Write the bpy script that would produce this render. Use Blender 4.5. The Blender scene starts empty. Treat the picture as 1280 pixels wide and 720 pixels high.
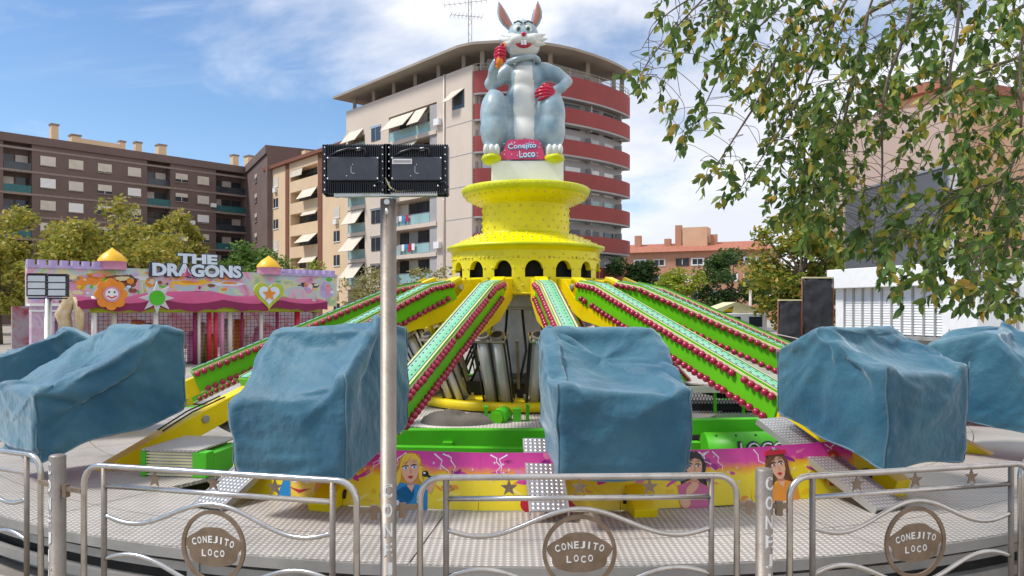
import bpy, bmesh, math, random
from mathutils import Vector, Matrix, noise
R = math.radians
sc = bpy.context.scene
COL = sc.collection

# ------------------------------------------------------------------ camera
EYE, F = 2.25, 950.0
cam_d = bpy.data.cameras.new('camera')
cam = bpy.data.objects.new('camera', cam_d)
COL.objects.link(cam)
cam.location = (0, 0, EYE)
cam.rotation_euler = (R(90), 0, 0)
cam_d.sensor_width = 36.0
cam_d.lens = 36.0 * F / 1280.0
cam_d.shift_y = 24.0 / 1280.0
cam_d.clip_start = 0.05
cam_d.clip_end = 3000
sc.camera = cam

# ------------------------------------------------------------------ sun and sky
SUN_AZ = math.atan2(-0.97, -0.16)      # compass style: x = sin, y = cos
SUN_EL = R(55)
sdir = Vector((math.cos(SUN_EL) * math.sin(SUN_AZ), math.cos(SUN_EL) * math.cos(SUN_AZ), math.sin(SUN_EL)))
sun_d = bpy.data.lights.new('sun', 'SUN')
sun_d.energy = 2.7
sun_d.angle = R(11)
sun_d.color = (1.0, 0.95, 0.87)
sun = bpy.data.objects.new('sun', sun_d)
COL.objects.link(sun)
sun.rotation_euler = sdir.to_track_quat('Z', 'Y').to_euler()
sun.location = (-30, -20, 50)

world = bpy.data.worlds.new('World')
sc.world = world
world.use_nodes = True
wn, wl = world.node_tree.nodes, world.node_tree.links
wn.clear()
def N(tree_nodes, t, **kw):
    n = tree_nodes.new(t)
    for k, v in kw.items():
        setattr(n, k, v)
    return n
w_out = N(wn, 'ShaderNodeOutputWorld')
w_bg = N(wn, 'ShaderNodeBackground')
w_bg.inputs['Strength'].default_value = 0.145
sky = N(wn, 'ShaderNodeTexSky', sky_type='NISHITA', sun_disc=False)
sky.sun_elevation = SUN_EL
sky.sun_rotation = SUN_AZ % (2 * math.pi)
sky.altitude = 50
sky.air_density = 1.0
sky.dust_density = 0.15
sky.ozone_density = 4.0
hsv = N(wn, 'ShaderNodeHueSaturation')
hsv.inputs['Saturation'].default_value = 1.06
hsv.inputs['Value'].default_value = 0.72
wl.new(sky.outputs[0], hsv.inputs['Color'])
tc = N(wn, 'ShaderNodeTexCoord')
sep = N(wn, 'ShaderNodeSeparateXYZ')
wl.new(tc.outputs['Generated'], sep.inputs[0])
def wmath(op, a, b=None, clamp=False):
    m = N(wn, 'ShaderNodeMath', operation=op, use_clamp=clamp)
    for i, x in enumerate((a, b)):
        if x is None: continue
        if isinstance(x, (int, float)): m.inputs[i].default_value = x
        else: wl.new(x, m.inputs[i])
    return m.outputs[0]
# cloud layer: direction projected to a flat layer overhead (real perspective of a cloud deck)
zc = wmath('ADD', wmath('MAXIMUM', sep.outputs[2], 0.0), 0.22)
cx = wmath('DIVIDE', sep.outputs[0], zc)
cy = wmath('DIVIDE', sep.outputs[1], zc)
comb = N(wn, 'ShaderNodeCombineXYZ')
wl.new(cx, comb.inputs[0]); wl.new(cy, comb.inputs[1])
def wnoise(scale, detail, rough, off, dist=0.0):
    mp = N(wn, 'ShaderNodeMapping')
    mp.inputs['Location'].default_value = off
    wl.new(comb.outputs[0], mp.inputs['Vector'])
    nz = N(wn, 'ShaderNodeTexNoise')
    nz.inputs['Scale'].default_value = scale
    nz.inputs['Detail'].default_value = detail
    nz.inputs['Roughness'].default_value = rough
    nz.inputs['Distortion'].default_value = dist
    wl.new(mp.outputs[0], nz.inputs['Vector'])
    return nz.outputs['Fac']
n1 = wnoise(1.15, 7, 0.56, (3.1, 0.4, 0), 0.25)
n2 = wnoise(0.45, 3, 0.5, (7.7, 1.3, 0))
# more cloud towards the right (+x), clear blue on the left
bias = N(wn, 'ShaderNodeMapRange')
bias.inputs['From Min'].default_value = -0.32
bias.inputs['From Max'].default_value = 0.26
bias.inputs['To Min'].default_value = -0.02
bias.inputs['To Max'].default_value = 0.26
wl.new(sep.outputs[0], bias.inputs['Value'])
cov = wmath('ADD', wmath('ADD', n1, wmath('MULTIPLY', wmath('SUBTRACT', n2, 0.5), 0.35)), bias.outputs[0])
ramp = N(wn, 'ShaderNodeMapRange', interpolation_type='SMOOTHSTEP')
ramp.inputs['From Min'].default_value = 0.50
ramp.inputs['From Max'].default_value = 0.72
ramp.inputs['To Max'].default_value = 0.93
wl.new(cov, ramp.inputs['Value'])
def streaks():
    mp = N(wn, 'ShaderNodeMapping'); mp.inputs['Rotation'].default_value = (0, 0, 0.35); mp.inputs['Scale'].default_value = (0.55, 2.6, 1); mp.inputs['Location'].default_value = (1.9, 0.6, 0)
    wl.new(comb.outputs[0], mp.inputs['Vector'])
    nz = N(wn, 'ShaderNodeTexNoise'); nz.inputs['Scale'].default_value = 1.5; nz.inputs['Detail'].default_value = 8; nz.inputs['Roughness'].default_value = 0.6; nz.inputs['Distortion'].default_value = 0.4
    wl.new(mp.outputs[0], nz.inputs['Vector'])
    r_ = N(wn, 'ShaderNodeMapRange', interpolation_type='SMOOTHSTEP'); r_.inputs['From Min'].default_value = 0.50; r_.inputs['From Max'].default_value = 0.80; r_.inputs['To Max'].default_value = 0.8
    wl.new(nz.outputs['Fac'], r_.inputs['Value'])
    hz = N(wn, 'ShaderNodeMapRange', interpolation_type='SMOOTHSTEP'); hz.inputs['From Min'].default_value = 0.22; hz.inputs['From Max'].default_value = 0.36
    wl.new(sep.outputs[2], hz.inputs['Value'])
    return wmath('MULTIPLY', r_.outputs[0], hz.outputs[0])
cloudfac = wmath('MAXIMUM', ramp.outputs[0], streaks())
shade = wnoise(0.9, 5, 0.55, (1.0, 5.2, 0))
ccol = N(wn, 'ShaderNodeMix', data_type='RGBA')
ccol.inputs['A'].default_value = (4.0, 4.1, 4.5, 1)
ccol.inputs['B'].default_value = (5.6, 5.6, 5.75, 1)
sh = N(wn, 'ShaderNodeMapRange')
sh.inputs['From Min'].default_value = 0.35
sh.inputs['From Max'].default_value = 0.62
wl.new(shade, sh.inputs['Value'])
wl.new(sh.outputs[0], ccol.inputs['Factor'])
wmix = N(wn, 'ShaderNodeMix', data_type='RGBA')
wl.new(cloudfac, wmix.inputs['Factor'])
wl.new(hsv.outputs[0], wmix.inputs['A'])
wl.new(ccol.outputs['Result'], wmix.inputs['B'])
wl.new(wmix.outputs['Result'], w_bg.inputs['Color'])
wl.new(w_bg.outputs[0], w_out.inputs[0])

sc.view_settings.view_transform = 'Standard'
sc.view_settings.look = 'None'
sc.view_settings.exposure = 0.62
sc.view_settings.gamma = 1.0
sc.view_settings.use_curve_mapping = False
try:
    sc.cycles.max_bounces = 6
    sc.cycles.diffuse_bounces = 3
    sc.cycles.glossy_bounces = 3
    sc.cycles.transparent_max_bounces = 8
except Exception:
    pass

# ------------------------------------------------------------------ helpers
def at(px, py, d):
    return Vector(((px - 640) / F * d, d, EYE - (py - 384) / F * d))
def lin(c):
    return c / 12.92 if c <= 0.04045 else ((c + 0.055) / 1.055) ** 2.4
def hx(s):
    s = s.lstrip('#')
    return tuple(lin(int(s[i:i + 2], 16) / 255.0) for i in (0, 2, 4))

MATS = {}
def mat(name, col, rough=0.6, metal=0.0, var=0.12, vscale=3.0, col2=None, bump=0.0, bscale=40.0, spec=0.4, stain=0.0, sscale=1.2, staincol=(0.08, 0.07, 0.055), trans=0.0):
    if name in MATS: return MATS[name]
    m = bpy.data.materials.new(name)
    m.use_nodes = True
    n, l = m.node_tree.nodes, m.node_tree.links
    b = n['Principled BSDF']
    b.inputs['Roughness'].default_value = rough
    b.inputs['Metallic'].default_value = metal
    b.inputs['Specular IOR Level'].default_value = spec
    if trans: b.inputs['Transmission Weight'].default_value = trans
    t = n.new('ShaderNodeTexCoord')
    nz = n.new('ShaderNodeTexNoise')
    nz.inputs['Scale'].default_value = vscale
    nz.inputs['Detail'].default_value = 4
    l.new(t.outputs['Object'], nz.inputs['Vector'])
    mx = n.new('ShaderNodeMix'); mx.data_type = 'RGBA'
    c2 = col2 if col2 else tuple(min(1, x * (1 + var)) for x in col)
    c1 = tuple(x * (1 - var) for x in col) if not col2 else col
    mx.inputs['A'].default_value = (*c1, 1)
    mx.inputs['B'].default_value = (*c2, 1)
    mr = n.new('ShaderNodeMapRange')
    mr.inputs['From Min'].default_value = 0.32
    mr.inputs['From Max'].default_value = 0.68
    l.new(nz.outputs['Fac'], mr.inputs['Value'])
    l.new(mr.outputs[0], mx.inputs['Factor'])
    out = mx.outputs['Result']
    if stain:
        n2 = n.new('ShaderNodeTexNoise')
        n2.inputs['Scale'].default_value = sscale
        n2.inputs['Detail'].default_value = 7
        n2.inputs['Roughness'].default_value = 0.65
        mp = n.new('ShaderNodeMapping'); mp.inputs['Location'].default_value = (3.3, 1.7, 9.1)
        l.new(t.outputs['Object'], mp.inputs[0]); l.new(mp.outputs[0], n2.inputs['Vector'])
        r2 = n.new('ShaderNodeMapRange')
        r2.inputs['From Min'].default_value = 0.52; r2.inputs['From Max'].default_value = 0.75
        r2.inputs['To Max'].default_value = stain
        l.new(n2.outputs['Fac'], r2.inputs['Value'])
        m2 = n.new('ShaderNodeMix'); m2.data_type = 'RGBA'
        l.new(r2.outputs[0], m2.inputs['Factor'])
        l.new(out, m2.inputs['A']); m2.inputs['B'].default_value = (*staincol, 1)
        out = m2.outputs['Result']
    l.new(out, b.inputs['Base Color'])
    if bump:
        nb = n.new('ShaderNodeTexNoise')
        nb.inputs['Scale'].default_value = bscale; nb.inputs['Detail'].default_value = 3
        l.new(t.outputs['Object'], nb.inputs['Vector'])
        bp = n.new('ShaderNodeBump')
        bp.inputs['Strength'].default_value = bump; bp.inputs['Distance'].default_value = 0.02
        l.new(nb.outputs['Fac'], bp.inputs['Height'])
        l.new(bp.outputs[0], b.inputs['Normal'])
    MATS[name] = m
    return m

class MB:
    """collects shapes and links them as ONE mesh object"""
    def __init__(s):
        s.v, s.f, s.mi, s.mats, s.sm = [], [], [], [], []
    def _m(s, m):
        if m not in s.mats: s.mats.append(m)
        return s.mats.index(m)
    def add(s, vs, fs, m=None, M=None, smooth=False):
        o = len(s.v)
        if M is not None: vs = [M @ Vector(v) for v in vs]
        s.v += [tuple(v) for v in vs]
        k = s._m(m)
        for f in fs:
            s.f.append([i + o for i in f]); s.mi.append(k); s.sm.append(smooth)
        return s
    def box(s, c, size, m=None, M=None):
        x, y, z = (q / 2 for q in size)
        vs = [(c[0] + a * x, c[1] + b * y, c[2] + d * z) for a in (-1, 1) for b in (-1, 1) for d in (-1, 1)]
        fs = [(0, 1, 3, 2), (4, 6, 7, 5), (0, 4, 5, 1), (2, 3, 7, 6), (0, 2, 6, 4), (1, 5, 7, 3)]
        return s.add(vs, fs, m, M)
    def span(s, a, b, m=None, M=None):
        return s.box([(p + q) / 2 for p, q in zip(a, b)], [abs(q - p) for p, q in zip(a, b)], m, M)
    def bar(s, p0, p1, w, h, m=None, up=(0, 0, 1)):
        p0, p1 = Vector(p0), Vector(p1)
        x = (p1 - p0); L = x.length; x.normalize()
        upv = Vector(up)
        if abs(x.dot(upv)) > 0.98: upv = Vector((0, 1, 0))
        y = upv.cross(x).normalized(); z = x.cross(y)
        M = Matrix(((x[0], y[0], z[0], p0[0]), (x[1], y[1], z[1], p0[1]), (x[2], y[2], z[2], p0[2]), (0, 0, 0, 1)))
        return s.box((L / 2, 0, 0), (L, w, h), m, M)
    def tube(s, pts, r, m=None, n=8, closed=False, cap=True, M=None):
        pts = [Vector(p) for p in pts]
        k = len(pts)
        rs = r if isinstance(r, (list, tuple)) else [r] * k
        vs, fs = [], []
        prev = None
        for i, p in enumerate(pts):
            if closed: t = pts[(i + 1) % k] - pts[i - 1]
            else: t = pts[min(i + 1, k - 1)] - pts[max(i - 1, 0)]
            if t.length < 1e-9: t = Vector((0, 0, 1))
            t.normalize()
            if prev is None:
                a = Vector((0, 0, 1)) if abs(t.z) < 0.9 else Vector((0, 1, 0))
                u = t.cross(a).normalized()
            else:
                u = (prev - t * prev.dot(t))
                u = u.normalized() if u.length > 1e-6 else t.orthogonal().normalized()
            prev = u
            w = t.cross(u)
            for j in range(n):
                a = 2 * math.pi * j / n
                vs.append(p + (u * math.cos(a) + w * math.sin(a)) * rs[i])
        for i in range(k if closed else k - 1):
            for j in range(n):
                a, b = i * n + j, i * n + (j + 1) % n
                c, d = ((i + 1) % k) * n + (j + 1) % n, ((i + 1) % k) * n + j
                fs.append((a, b, c, d))
        o_ = len(s.v)
        s.add(vs, fs, m, M, smooth=n > 5)
        if cap and not closed:
            k_ = s._m(m)
            for f in (tuple(range(n - 1, -1, -1)), tuple((k - 1) * n + j for j in range(n))):
                s.f.append([i + o_ for i in f]); s.mi.append(k_); s.sm.append(False)
        return s
    def lathe(s, prof, m=None, n=48, M=None, a0=0.0, a1=2 * math.pi, smooth=True):
        full = abs(a1 - a0 - 2 * math.pi) < 1e-6
        cols = n if full else n + 1
        vs, fs = [], []
        for i in range(cols):
            a = a0 + (a1 - a0) * i / n
            for (r, z) in prof: vs.append((r * math.cos(a), r * math.sin(a), z))
        k = len(prof)
        for i in range(n):
            i2 = (i + 1) % cols
            for j in range(k - 1):
                fs.append((i * k + j, i2 * k + j, i2 * k + j + 1, i * k + j + 1))
        return s.add(vs, fs, m, M, smooth)
    def prism(s, poly, t0, t1, m=None, M=None):
        """polygon in local x,y extruded along local z"""
        n = len(poly)
        ar = sum(poly[i][0] * poly[(i + 1) % n][1] - poly[(i + 1) % n][0] * poly[i][1] for i in range(n))
        if ar < 0: poly = poly[::-1]
        vs = [(p[0], p[1], t0) for p in poly] + [(p[0], p[1], t1) for p in poly]
        fs = [tuple(range(n - 1, -1, -1)), tuple(range(n, 2 * n))]
        for i in range(n):
            j = (i + 1) % n
            fs.append((i, j, n + j, n + i))
        return s.add(vs, fs, m, M)
    def ball(s, c, r, m=None, seg=10, rings=6, M=None):
        rx, ry, rz = r if isinstance(r, (list, tuple)) else (r, r, r)
        vs, fs = [(c[0], c[1], c[2] + rz)], []
        for i in range(1, rings):
            a = math.pi * i / rings
            for j in range(seg):
                b = 2 * math.pi * j / seg
                vs.append((c[0] + rx * math.sin(a) * math.cos(b), c[1] + ry * math.sin(a) * math.sin(b), c[2] + rz * math.cos(a)))
        vs.append((c[0], c[1], c[2] - rz))
        for j in range(seg):
            fs.append((0, 1 + j, 1 + (j + 1) % seg))
            e = 1 + (rings - 2) * seg
            fs.append((len(vs) - 1, e + (j + 1) % seg, e + j))
        for i in range(rings - 2):
            for j in range(seg):
                a, b = 1 + i * seg + j, 1 + i * seg + (j + 1) % seg
                fs.append((a, a + seg, b + seg, b))
        return s.add(vs, fs, m, M, True)
    def text(s, body, m, M, w=None, h=None, ext=0.005, off=0.0, res=3):
        vs, fs = text_geo(body, ext, off, res)
        if not vs: return s
        x0 = min(v[0] for v in vs); x1 = max(v[0] for v in vs)
        y0 = min(v[1] for v in vs); y1 = max(v[1] for v in vs)
        sx = (w / (x1 - x0)) if w else None
        sy = (h / (y1 - y0)) if h else None
        if sx is None: sx = sy
        if sy is None: sy = sx
        vs = [((v[0] - (x0 + x1) / 2) * sx, (v[1] - (y0 + y1) / 2) * sy, v[2]) for v in vs]
        return s.add(vs, fs, m, M)
    def build(s, name, m=None, parent=None, org=None, bevel=0.0, smooth=False, sub=0):
        me = bpy.data.meshes.new(name)
        vs = s.v if org is None else [(a - org[0], b - org[1], c - org[2]) for a, b, c in s.v]
        me.from_pydata(vs, [], s.f)
        mats = [(m if q is None else q) for q in s.mats]
        for q in mats: me.materials.append(q)
        me.polygons.foreach_set('material_index', s.mi)
        me.polygons.foreach_set('use_smooth', [True] * len(s.f) if smooth else s.sm)
        me.update()
        o = bpy.data.objects.new(name, me)
        COL.objects.link(o)
        if parent is not None: o.parent = parent
        if bevel:
            bv = o.modifiers.new('bevel', 'BEVEL'); bv.width = bevel; bv.segments = 2
            bv.limit_method = 'ANGLE'; bv.angle_limit = R(40)
        if sub:
            ss = o.modifiers.new('sub', 'SUBSURF'); ss.levels = sub; ss.render_levels = sub
        return o

_tc = {}
def text_geo(body, ext, off, res):
    key = (body, ext, off, res)
    if key in _tc: return _tc[key]
    cu = bpy.data.curves.new('lettering', 'FONT')
    cu.body = body; cu.size = 1.0; cu.extrude = ext; cu.offset = off; cu.resolution_u = res
    o = bpy.data.objects.new('lettering', cu)
    COL.objects.link(o)
    dg = bpy.context.evaluated_depsgraph_get()
    me = bpy.data.meshes.new_from_object(o.evaluated_get(dg))
    vs = [tuple(v.co) for v in me.vertices]
    fs = [tuple(p.vertices) for p in me.polygons]
    bpy.data.meshes.remove(me)
    bpy.data.objects.remove(o); bpy.data.curves.remove(cu)
    _tc[key] = (vs, fs)
    return vs, fs

def frame(o, x, y, z=None):
    """matrix with given origin and axes"""
    x, y = Vector(x).normalized(), Vector(y).normalized()
    z = x.cross(y).normalized() if z is None else Vector(z)
    return Matrix(((x[0], y[0], z[0], o[0]), (x[1], y[1], z[1], o[1]), (x[2], y[2], z[2], o[2]), (0, 0, 0, 1)))

def tag(o, label=None, cat=None, group=None, kind=None):
    if label: o['label'] = label
    if cat: o['category'] = cat
    if group: o['group'] = group
    if kind: o['kind'] = kind
    return o
def empty(name, loc, rz=0.0, label=None, cat=None, group=None):
    o = bpy.data.objects.new(name, None)
    COL.objects.link(o)
    o.location = loc; o.rotation_euler = (0, 0, rz); o.empty_display_size = 0.2
    return tag(o, label, cat, group)
def kids(o):
    return [c for c in o.children]
def copy_tree(o, parent=None):
    c = o.copy()
    COL.objects.link(c)
    if parent is not None: c.parent = parent
    for ch in kids(o): copy_tree(ch, c)
    return c
def freeze(o):
    """bake an object's modifiers into its mesh"""
    bpy.context.view_layer.update()
    dg = bpy.context.evaluated_depsgraph_get()
    me = bpy.data.meshes.new_from_object(o.evaluated_get(dg))
    o.modifiers.clear()
    o.data = me
    return o
# ------------------------------------------------------------------ shared materials
M_yellow = mat('yellow_paint', (0.80, 0.60, 0.0), 0.38, var=0.07, vscale=2.5, stain=0.3, sscale=1.6, staincol=(0.42, 0.27, 0.01))
M_tower = mat('tower_yellow', (0.75, 0.66, 0.0), 0.36, var=0.10, vscale=1.5, stain=0.35, sscale=2.0, staincol=(0.42, 0.40, 0.01))
M_tower_rim = mat('rim_yellow_green', (0.58, 0.60, 0.0), 0.35, var=0.1, vscale=3)
M_stud = mat('stud_amber', (0.74, 0.60, 0.08), 0.25, var=0.2, vscale=20)
M_green = mat('green_paint', (0.07, 0.46, 0.012), 0.4, var=0.1, vscale=2.0, stain=0.25, sscale=2.5, staincol=(0.03, 0.2, 0.01))
M_lime = mat('lime_panel', (0.115, 0.48, 0.008), 0.35, var=0.08, vscale=1.5, stain=0.18, sscale=2.2, staincol=(0.05, 0.28, 0.01))
M_mint = mat('mint_strip', (0.17, 0.50, 0.27), 0.4, var=0.08, vscale=3, stain=0.25, sscale=4, staincol=(0.3, 0.42, 0.33))
M_mint2 = mat('pale_mint_strip', (0.25, 0.52, 0.37), 0.4, var=0.08, vscale=3, stain=0.25, sscale=4, staincol=(0.3, 0.42, 0.36))
M_cyl = mat('satin_cylinder', (0.52, 0.51, 0.50), 0.5, 0.5, var=0.1, vscale=2, stain=0.3, sscale=3, staincol=(0.3, 0.29, 0.27))
M_cream = mat('cream_strip', (0.66, 0.60, 0.34), 0.4, var=0.08, vscale=5, stain=0.2, sscale=5, staincol=(0.4, 0.36, 0.22))
M_bulb = mat('red_bulb', (0.36, 0.012, 0.055), 0.22, var=0.25, vscale=6, spec=0.6)
M_black = mat('black_paint', (0.012, 0.013, 0.015), 0.45, var=0.3)
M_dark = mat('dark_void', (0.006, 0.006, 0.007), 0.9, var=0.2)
M_steel = mat('stainless_steel', (0.58, 0.54, 0.50), 0.27, 0.95, var=0.10, vscale=8, stain=0.45, sscale=14, staincol=(0.24, 0.19, 0.14))
M_steel_d = mat('weathered_steel', (0.27, 0.235, 0.205), 0.5, 0.55, var=0.14, vscale=6, stain=0.5, sscale=9, staincol=(0.17, 0.12, 0.08), bump=0.08, bscale=60)
M_badge = mat('brushed_brown_steel', (0.27, 0.195, 0.135), 0.5, 0.6, var=0.18, vscale=7, stain=0.5, sscale=8, staincol=(0.16, 0.10, 0.05))
M_alu = mat('aluminium', (0.62, 0.61, 0.59), 0.36, 0.85, var=0.1, vscale=3, stain=0.3, sscale=2, staincol=(0.3, 0.28, 0.25))
M_alu_dull = mat('dull_aluminium', (0.44, 0.43, 0.41), 0.5, 0.6, var=0.12, vscale=2, stain=0.5, sscale=1.4, staincol=(0.18, 0.16, 0.14))
M_white = mat('white_paint', (0.78, 0.78, 0.77), 0.5, var=0.04, stain=0.12, sscale=1.0, staincol=(0.45, 0.43, 0.4))
M_letter = mat('bright_lettering', (0.80, 0.79, 0.76), 0.45, var=0.04)
M_glass = mat('window_glass', (0.035, 0.045, 0.055), 0.12, var=0.3, vscale=0.6, spec=0.6)
M_glass_b = mat('blue_glass_parapet', (0.30, 0.46, 0.47), 0.2, var=0.12, vscale=0.5, spec=0.5)
M_shut = mat('shutter_cream', (0.62, 0.56, 0.49), 0.6, var=0.08, vscale=0.7)
M_awn = mat('awning_canvas', (0.62, 0.56, 0.46), 0.8, var=0.08, vscale=0.8, stain=0.3, sscale=0.7, staincol=(0.4, 0.33, 0.24))
M_bark = mat('bark', (0.11, 0.085, 0.06), 0.9, var=0.3, vscale=8, bump=0.5, bscale=20)

def tread_mat(name, col, k=62.0, metal=0.55, rough=0.42, stain=0.35):
    """raised diamond tread plate"""
    m = mat(name, col, rough, metal, var=0.10, vscale=1.2, stain=stain, sscale=1.1, staincol=(0.25, 0.23, 0.20))
    n, l = m.node_tree.nodes, m.node_tree.links
    b = n['Principled BSDF']
    t = n.new('ShaderNodeTexCoord'); s = n.new('ShaderNodeSeparateXYZ')
    l.new(t.outputs['Object'], s.inputs[0])
    def mt(op, a, c=None):
        q = n.new('ShaderNodeMath'); q.operation = op
        for i, x in enumerate((a, c)):
            if x is None: continue
            if isinstance(x, (int, float)): q.inputs[i].default_value = x
            else: l.new(x, q.inputs[i])
        return q.outputs[0]
    u = mt('MULTIPLY', mt('ADD', s.outputs[0], s.outputs[1]), k)
    v = mt('MULTIPLY', mt('SUBTRACT', s.outputs[0], s.outputs[1]), k)
    h = mt('MULTIPLY', mt('SINE', u), mt('SINE', v))
    h = mt('POWER', mt('MAXIMUM', h, 0.0), 0.5)
    bp = n.new('ShaderNodeBump'); bp.inputs['Strength'].default_value = 0.9; bp.inputs['Distance'].default_value = 0.008
    l.new(h, bp.inputs['Height']); l.new(bp.outputs[0], b.inputs['Normal'])
    # colour darker between the raised diamonds, brighter on the worn tops
    src = b.inputs['Base Color'].links[0].from_socket
    mx = n.new('ShaderNodeMix'); mx.data_type = 'RGBA'; mx.blend_type = 'MULTIPLY'
    mr = n.new('ShaderNodeMapRange'); mr.inputs['To Min'].default_value = 0.62; mr.inputs['To Max'].default_value = 1.12
    l.new(h, mr.inputs['Value'])
    cb = n.new('ShaderNodeCombineXYZ')
    for i in range(3): l.new(mr.outputs[0], cb.inputs[i])
    mx.inputs['Factor'].default_value = 1.0
    l.new(src, mx.inputs['A']); l.new(cb.outputs[0], mx.inputs['B'])
    l.new(mx.outputs['Result'], b.inputs['Base Color'])
    return m
M_tread = tread_mat('deck_tread_plate', (0.60, 0.555, 0.51), 62.0, 0.25, 0.5, 0.6)
M_ramp = tread_mat('bright_tread_plate', (0.66, 0.66, 0.66), 75.0, 0.6, 0.36, 0.2)

M_lilac = mat('lilac_paint', (0.42, 0.34, 0.58), 0.5, var=0.15, vscale=2)
M_pinkp = mat('pink_paint', (0.62, 0.26, 0.40), 0.5, var=0.12, vscale=2)
M_domey = mat('dome_yellow', (0.78, 0.45, 0.02), 0.4, var=0.1)
M_maroon = mat('maroon_canvas', (0.22, 0.016, 0.075), 0.7, var=0.15, vscale=0.8)
M_orange = mat('orange_paint', (0.72, 0.24, 0.02), 0.45, var=0.1, vscale=3)
M_ygreen = mat('yellow_green_tube', (0.40, 0.47, 0.03), 0.4)
M_redp = mat('red_paint', (0.55, 0.02, 0.05), 0.4, var=0.12)
M_sky_letter = mat('pale_blue_letter', (0.60, 0.70, 0.80), 0.5, var=0.08, vscale=2)
M_ink = mat('dark_outline', (0.03, 0.04, 0.07), 0.6)
M_bluep = mat('blue_paint', (0.05, 0.24, 0.48), 0.5, var=0.1)

# ------------------------------------------------------------------ ground
M_ground = mat('paving', (0.30, 0.27, 0.235), 0.85, var=0.12, vscale=0.5, stain=0.45, sscale=0.35, staincol=(0.16, 0.145, 0.13), bump=0.25, bscale=30)
g = MB()
Ng = 24
g.add([(x, y, 0) for y in (-60, 1200) for x in (-900, 900)], [(0, 1, 3, 2)])
tag(g.build('ground', M_ground), kind='structure')

# ------------------------------------------------------------------ brown brick apartment block on the left
def brick_mat(name, c1, c2, mortar, sc_=1.0):
    m = mat(name, c1, 0.85, col2=c2, vscale=0.35)
    n, l = m.node_tree.nodes, m.node_tree.links
    b = n['Principled BSDF']
    src = b.inputs['Base Color'].links[0].from_socket
    nz = n.new('ShaderNodeTexNoise'); nz.inputs['Scale'].default_value = 3.0 * sc_; nz.inputs['Detail'].default_value = 8
    nz.inputs['Roughness'].default_value = 0.8
    t = n.new('ShaderNodeTexCoord'); mp = n.new('ShaderNodeMapping'); mp.inputs['Scale'].default_value = (1, 1, 5)
    l.new(t.outputs['Object'], mp.inputs[0]); l.new(mp.outputs[0], nz.inputs['Vector'])
    mx = n.new('ShaderNodeMix'); mx.data_type = 'RGBA'
    mr = n.new('ShaderNodeMapRange'); mr.inputs['From Min'].default_value = 0.45; mr.inputs['From Max'].default_value = 0.7; mr.inputs['To Max'].default_value = 0.5
    l.new(nz.outputs['Fac'], mr.inputs['Value']); l.new(mr.outputs[0], mx.inputs['Factor'])
    l.new(src, mx.inputs['A']); mx.inputs['B'].default_value = (*mortar, 1)
    l.new(mx.outputs['Result'], b.inputs['Base Color'])
    return m
M_brown = brick_mat('brown_brick', (0.145, 0.098, 0.085), (0.175, 0.12, 0.105), (0.11, 0.078, 0.07))
M_brown_band = mat('brown_band', (0.26, 0.20, 0.17), 0.8)
M_tan = mat('tan_render', (0.68, 0.50, 0.32), 0.85, var=0.05, vscale=0.3, stain=0.15, sscale=0.3, staincol=(0.45, 0.3, 0.2))
M_rust = mat('red_brown_stripe', (0.20, 0.075, 0.045), 0.8)
M_beige = mat('beige_render', (0.62, 0.515, 0.43), 0.85, var=0.05, vscale=0.2, stain=0.3, sscale=0.3, staincol=(0.45, 0.37, 0.3))
M_red = mat('red_parapet', (0.29, 0.055, 0.05), 0.7, var=0.07, vscale=0.4, stain=0.2, sscale=0.4, staincol=(0.26, 0.05, 0.04))
M_grey_wall = mat('grey_wall', (0.36, 0.35, 0.35), 0.8, var=0.08, vscale=0.5)
M_grey_lt = mat('light_grey_blind', (0.52, 0.53, 0.55), 0.6, var=0.08, vscale=0.6)
M_slab = mat('concrete_soffit', (0.34, 0.29, 0.24), 0.85, var=0.1, vscale=0.4)
M_brick_o = brick_mat('orange_brick', (0.45, 0.225, 0.135), (0.52, 0.27, 0.17), (0.38, 0.2, 0.13))
M_tile = mat('roof_tile', (0.36, 0.135, 0.085), 0.85, var=0.2, vscale=2.0)
M_pink = mat('pink_render', (0.50, 0.37, 0.31), 0.85, var=0.06, vscale=0.3)
M_peach = mat('peach_render', (0.64, 0.40, 0.25), 0.85, var=0.07, vscale=0.3)
M_teal = mat('teal_parapet', (0.03, 0.13, 0.14), 0.4, var=0.15)

def facade_frame(p0, p1):
    p0, p1 = Vector((p0[0], p0[1], 0)), Vector((p1[0], p1[1], 0))
    u = (p1 - p0); L = u.length; u.normalize()
    M = frame(p0, u, (0, 0, 1))            # x along the wall, y up, z out towards the camera side
    return M, L, p0, u
def s_at(p0, u, px):
    """distance along a wall at which the line of sight of a photo column meets it (for measuring only)"""
    k = (px - 640) / F
    return (k * p0.y - p0.x) / (u.x - k * u.y)

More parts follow.
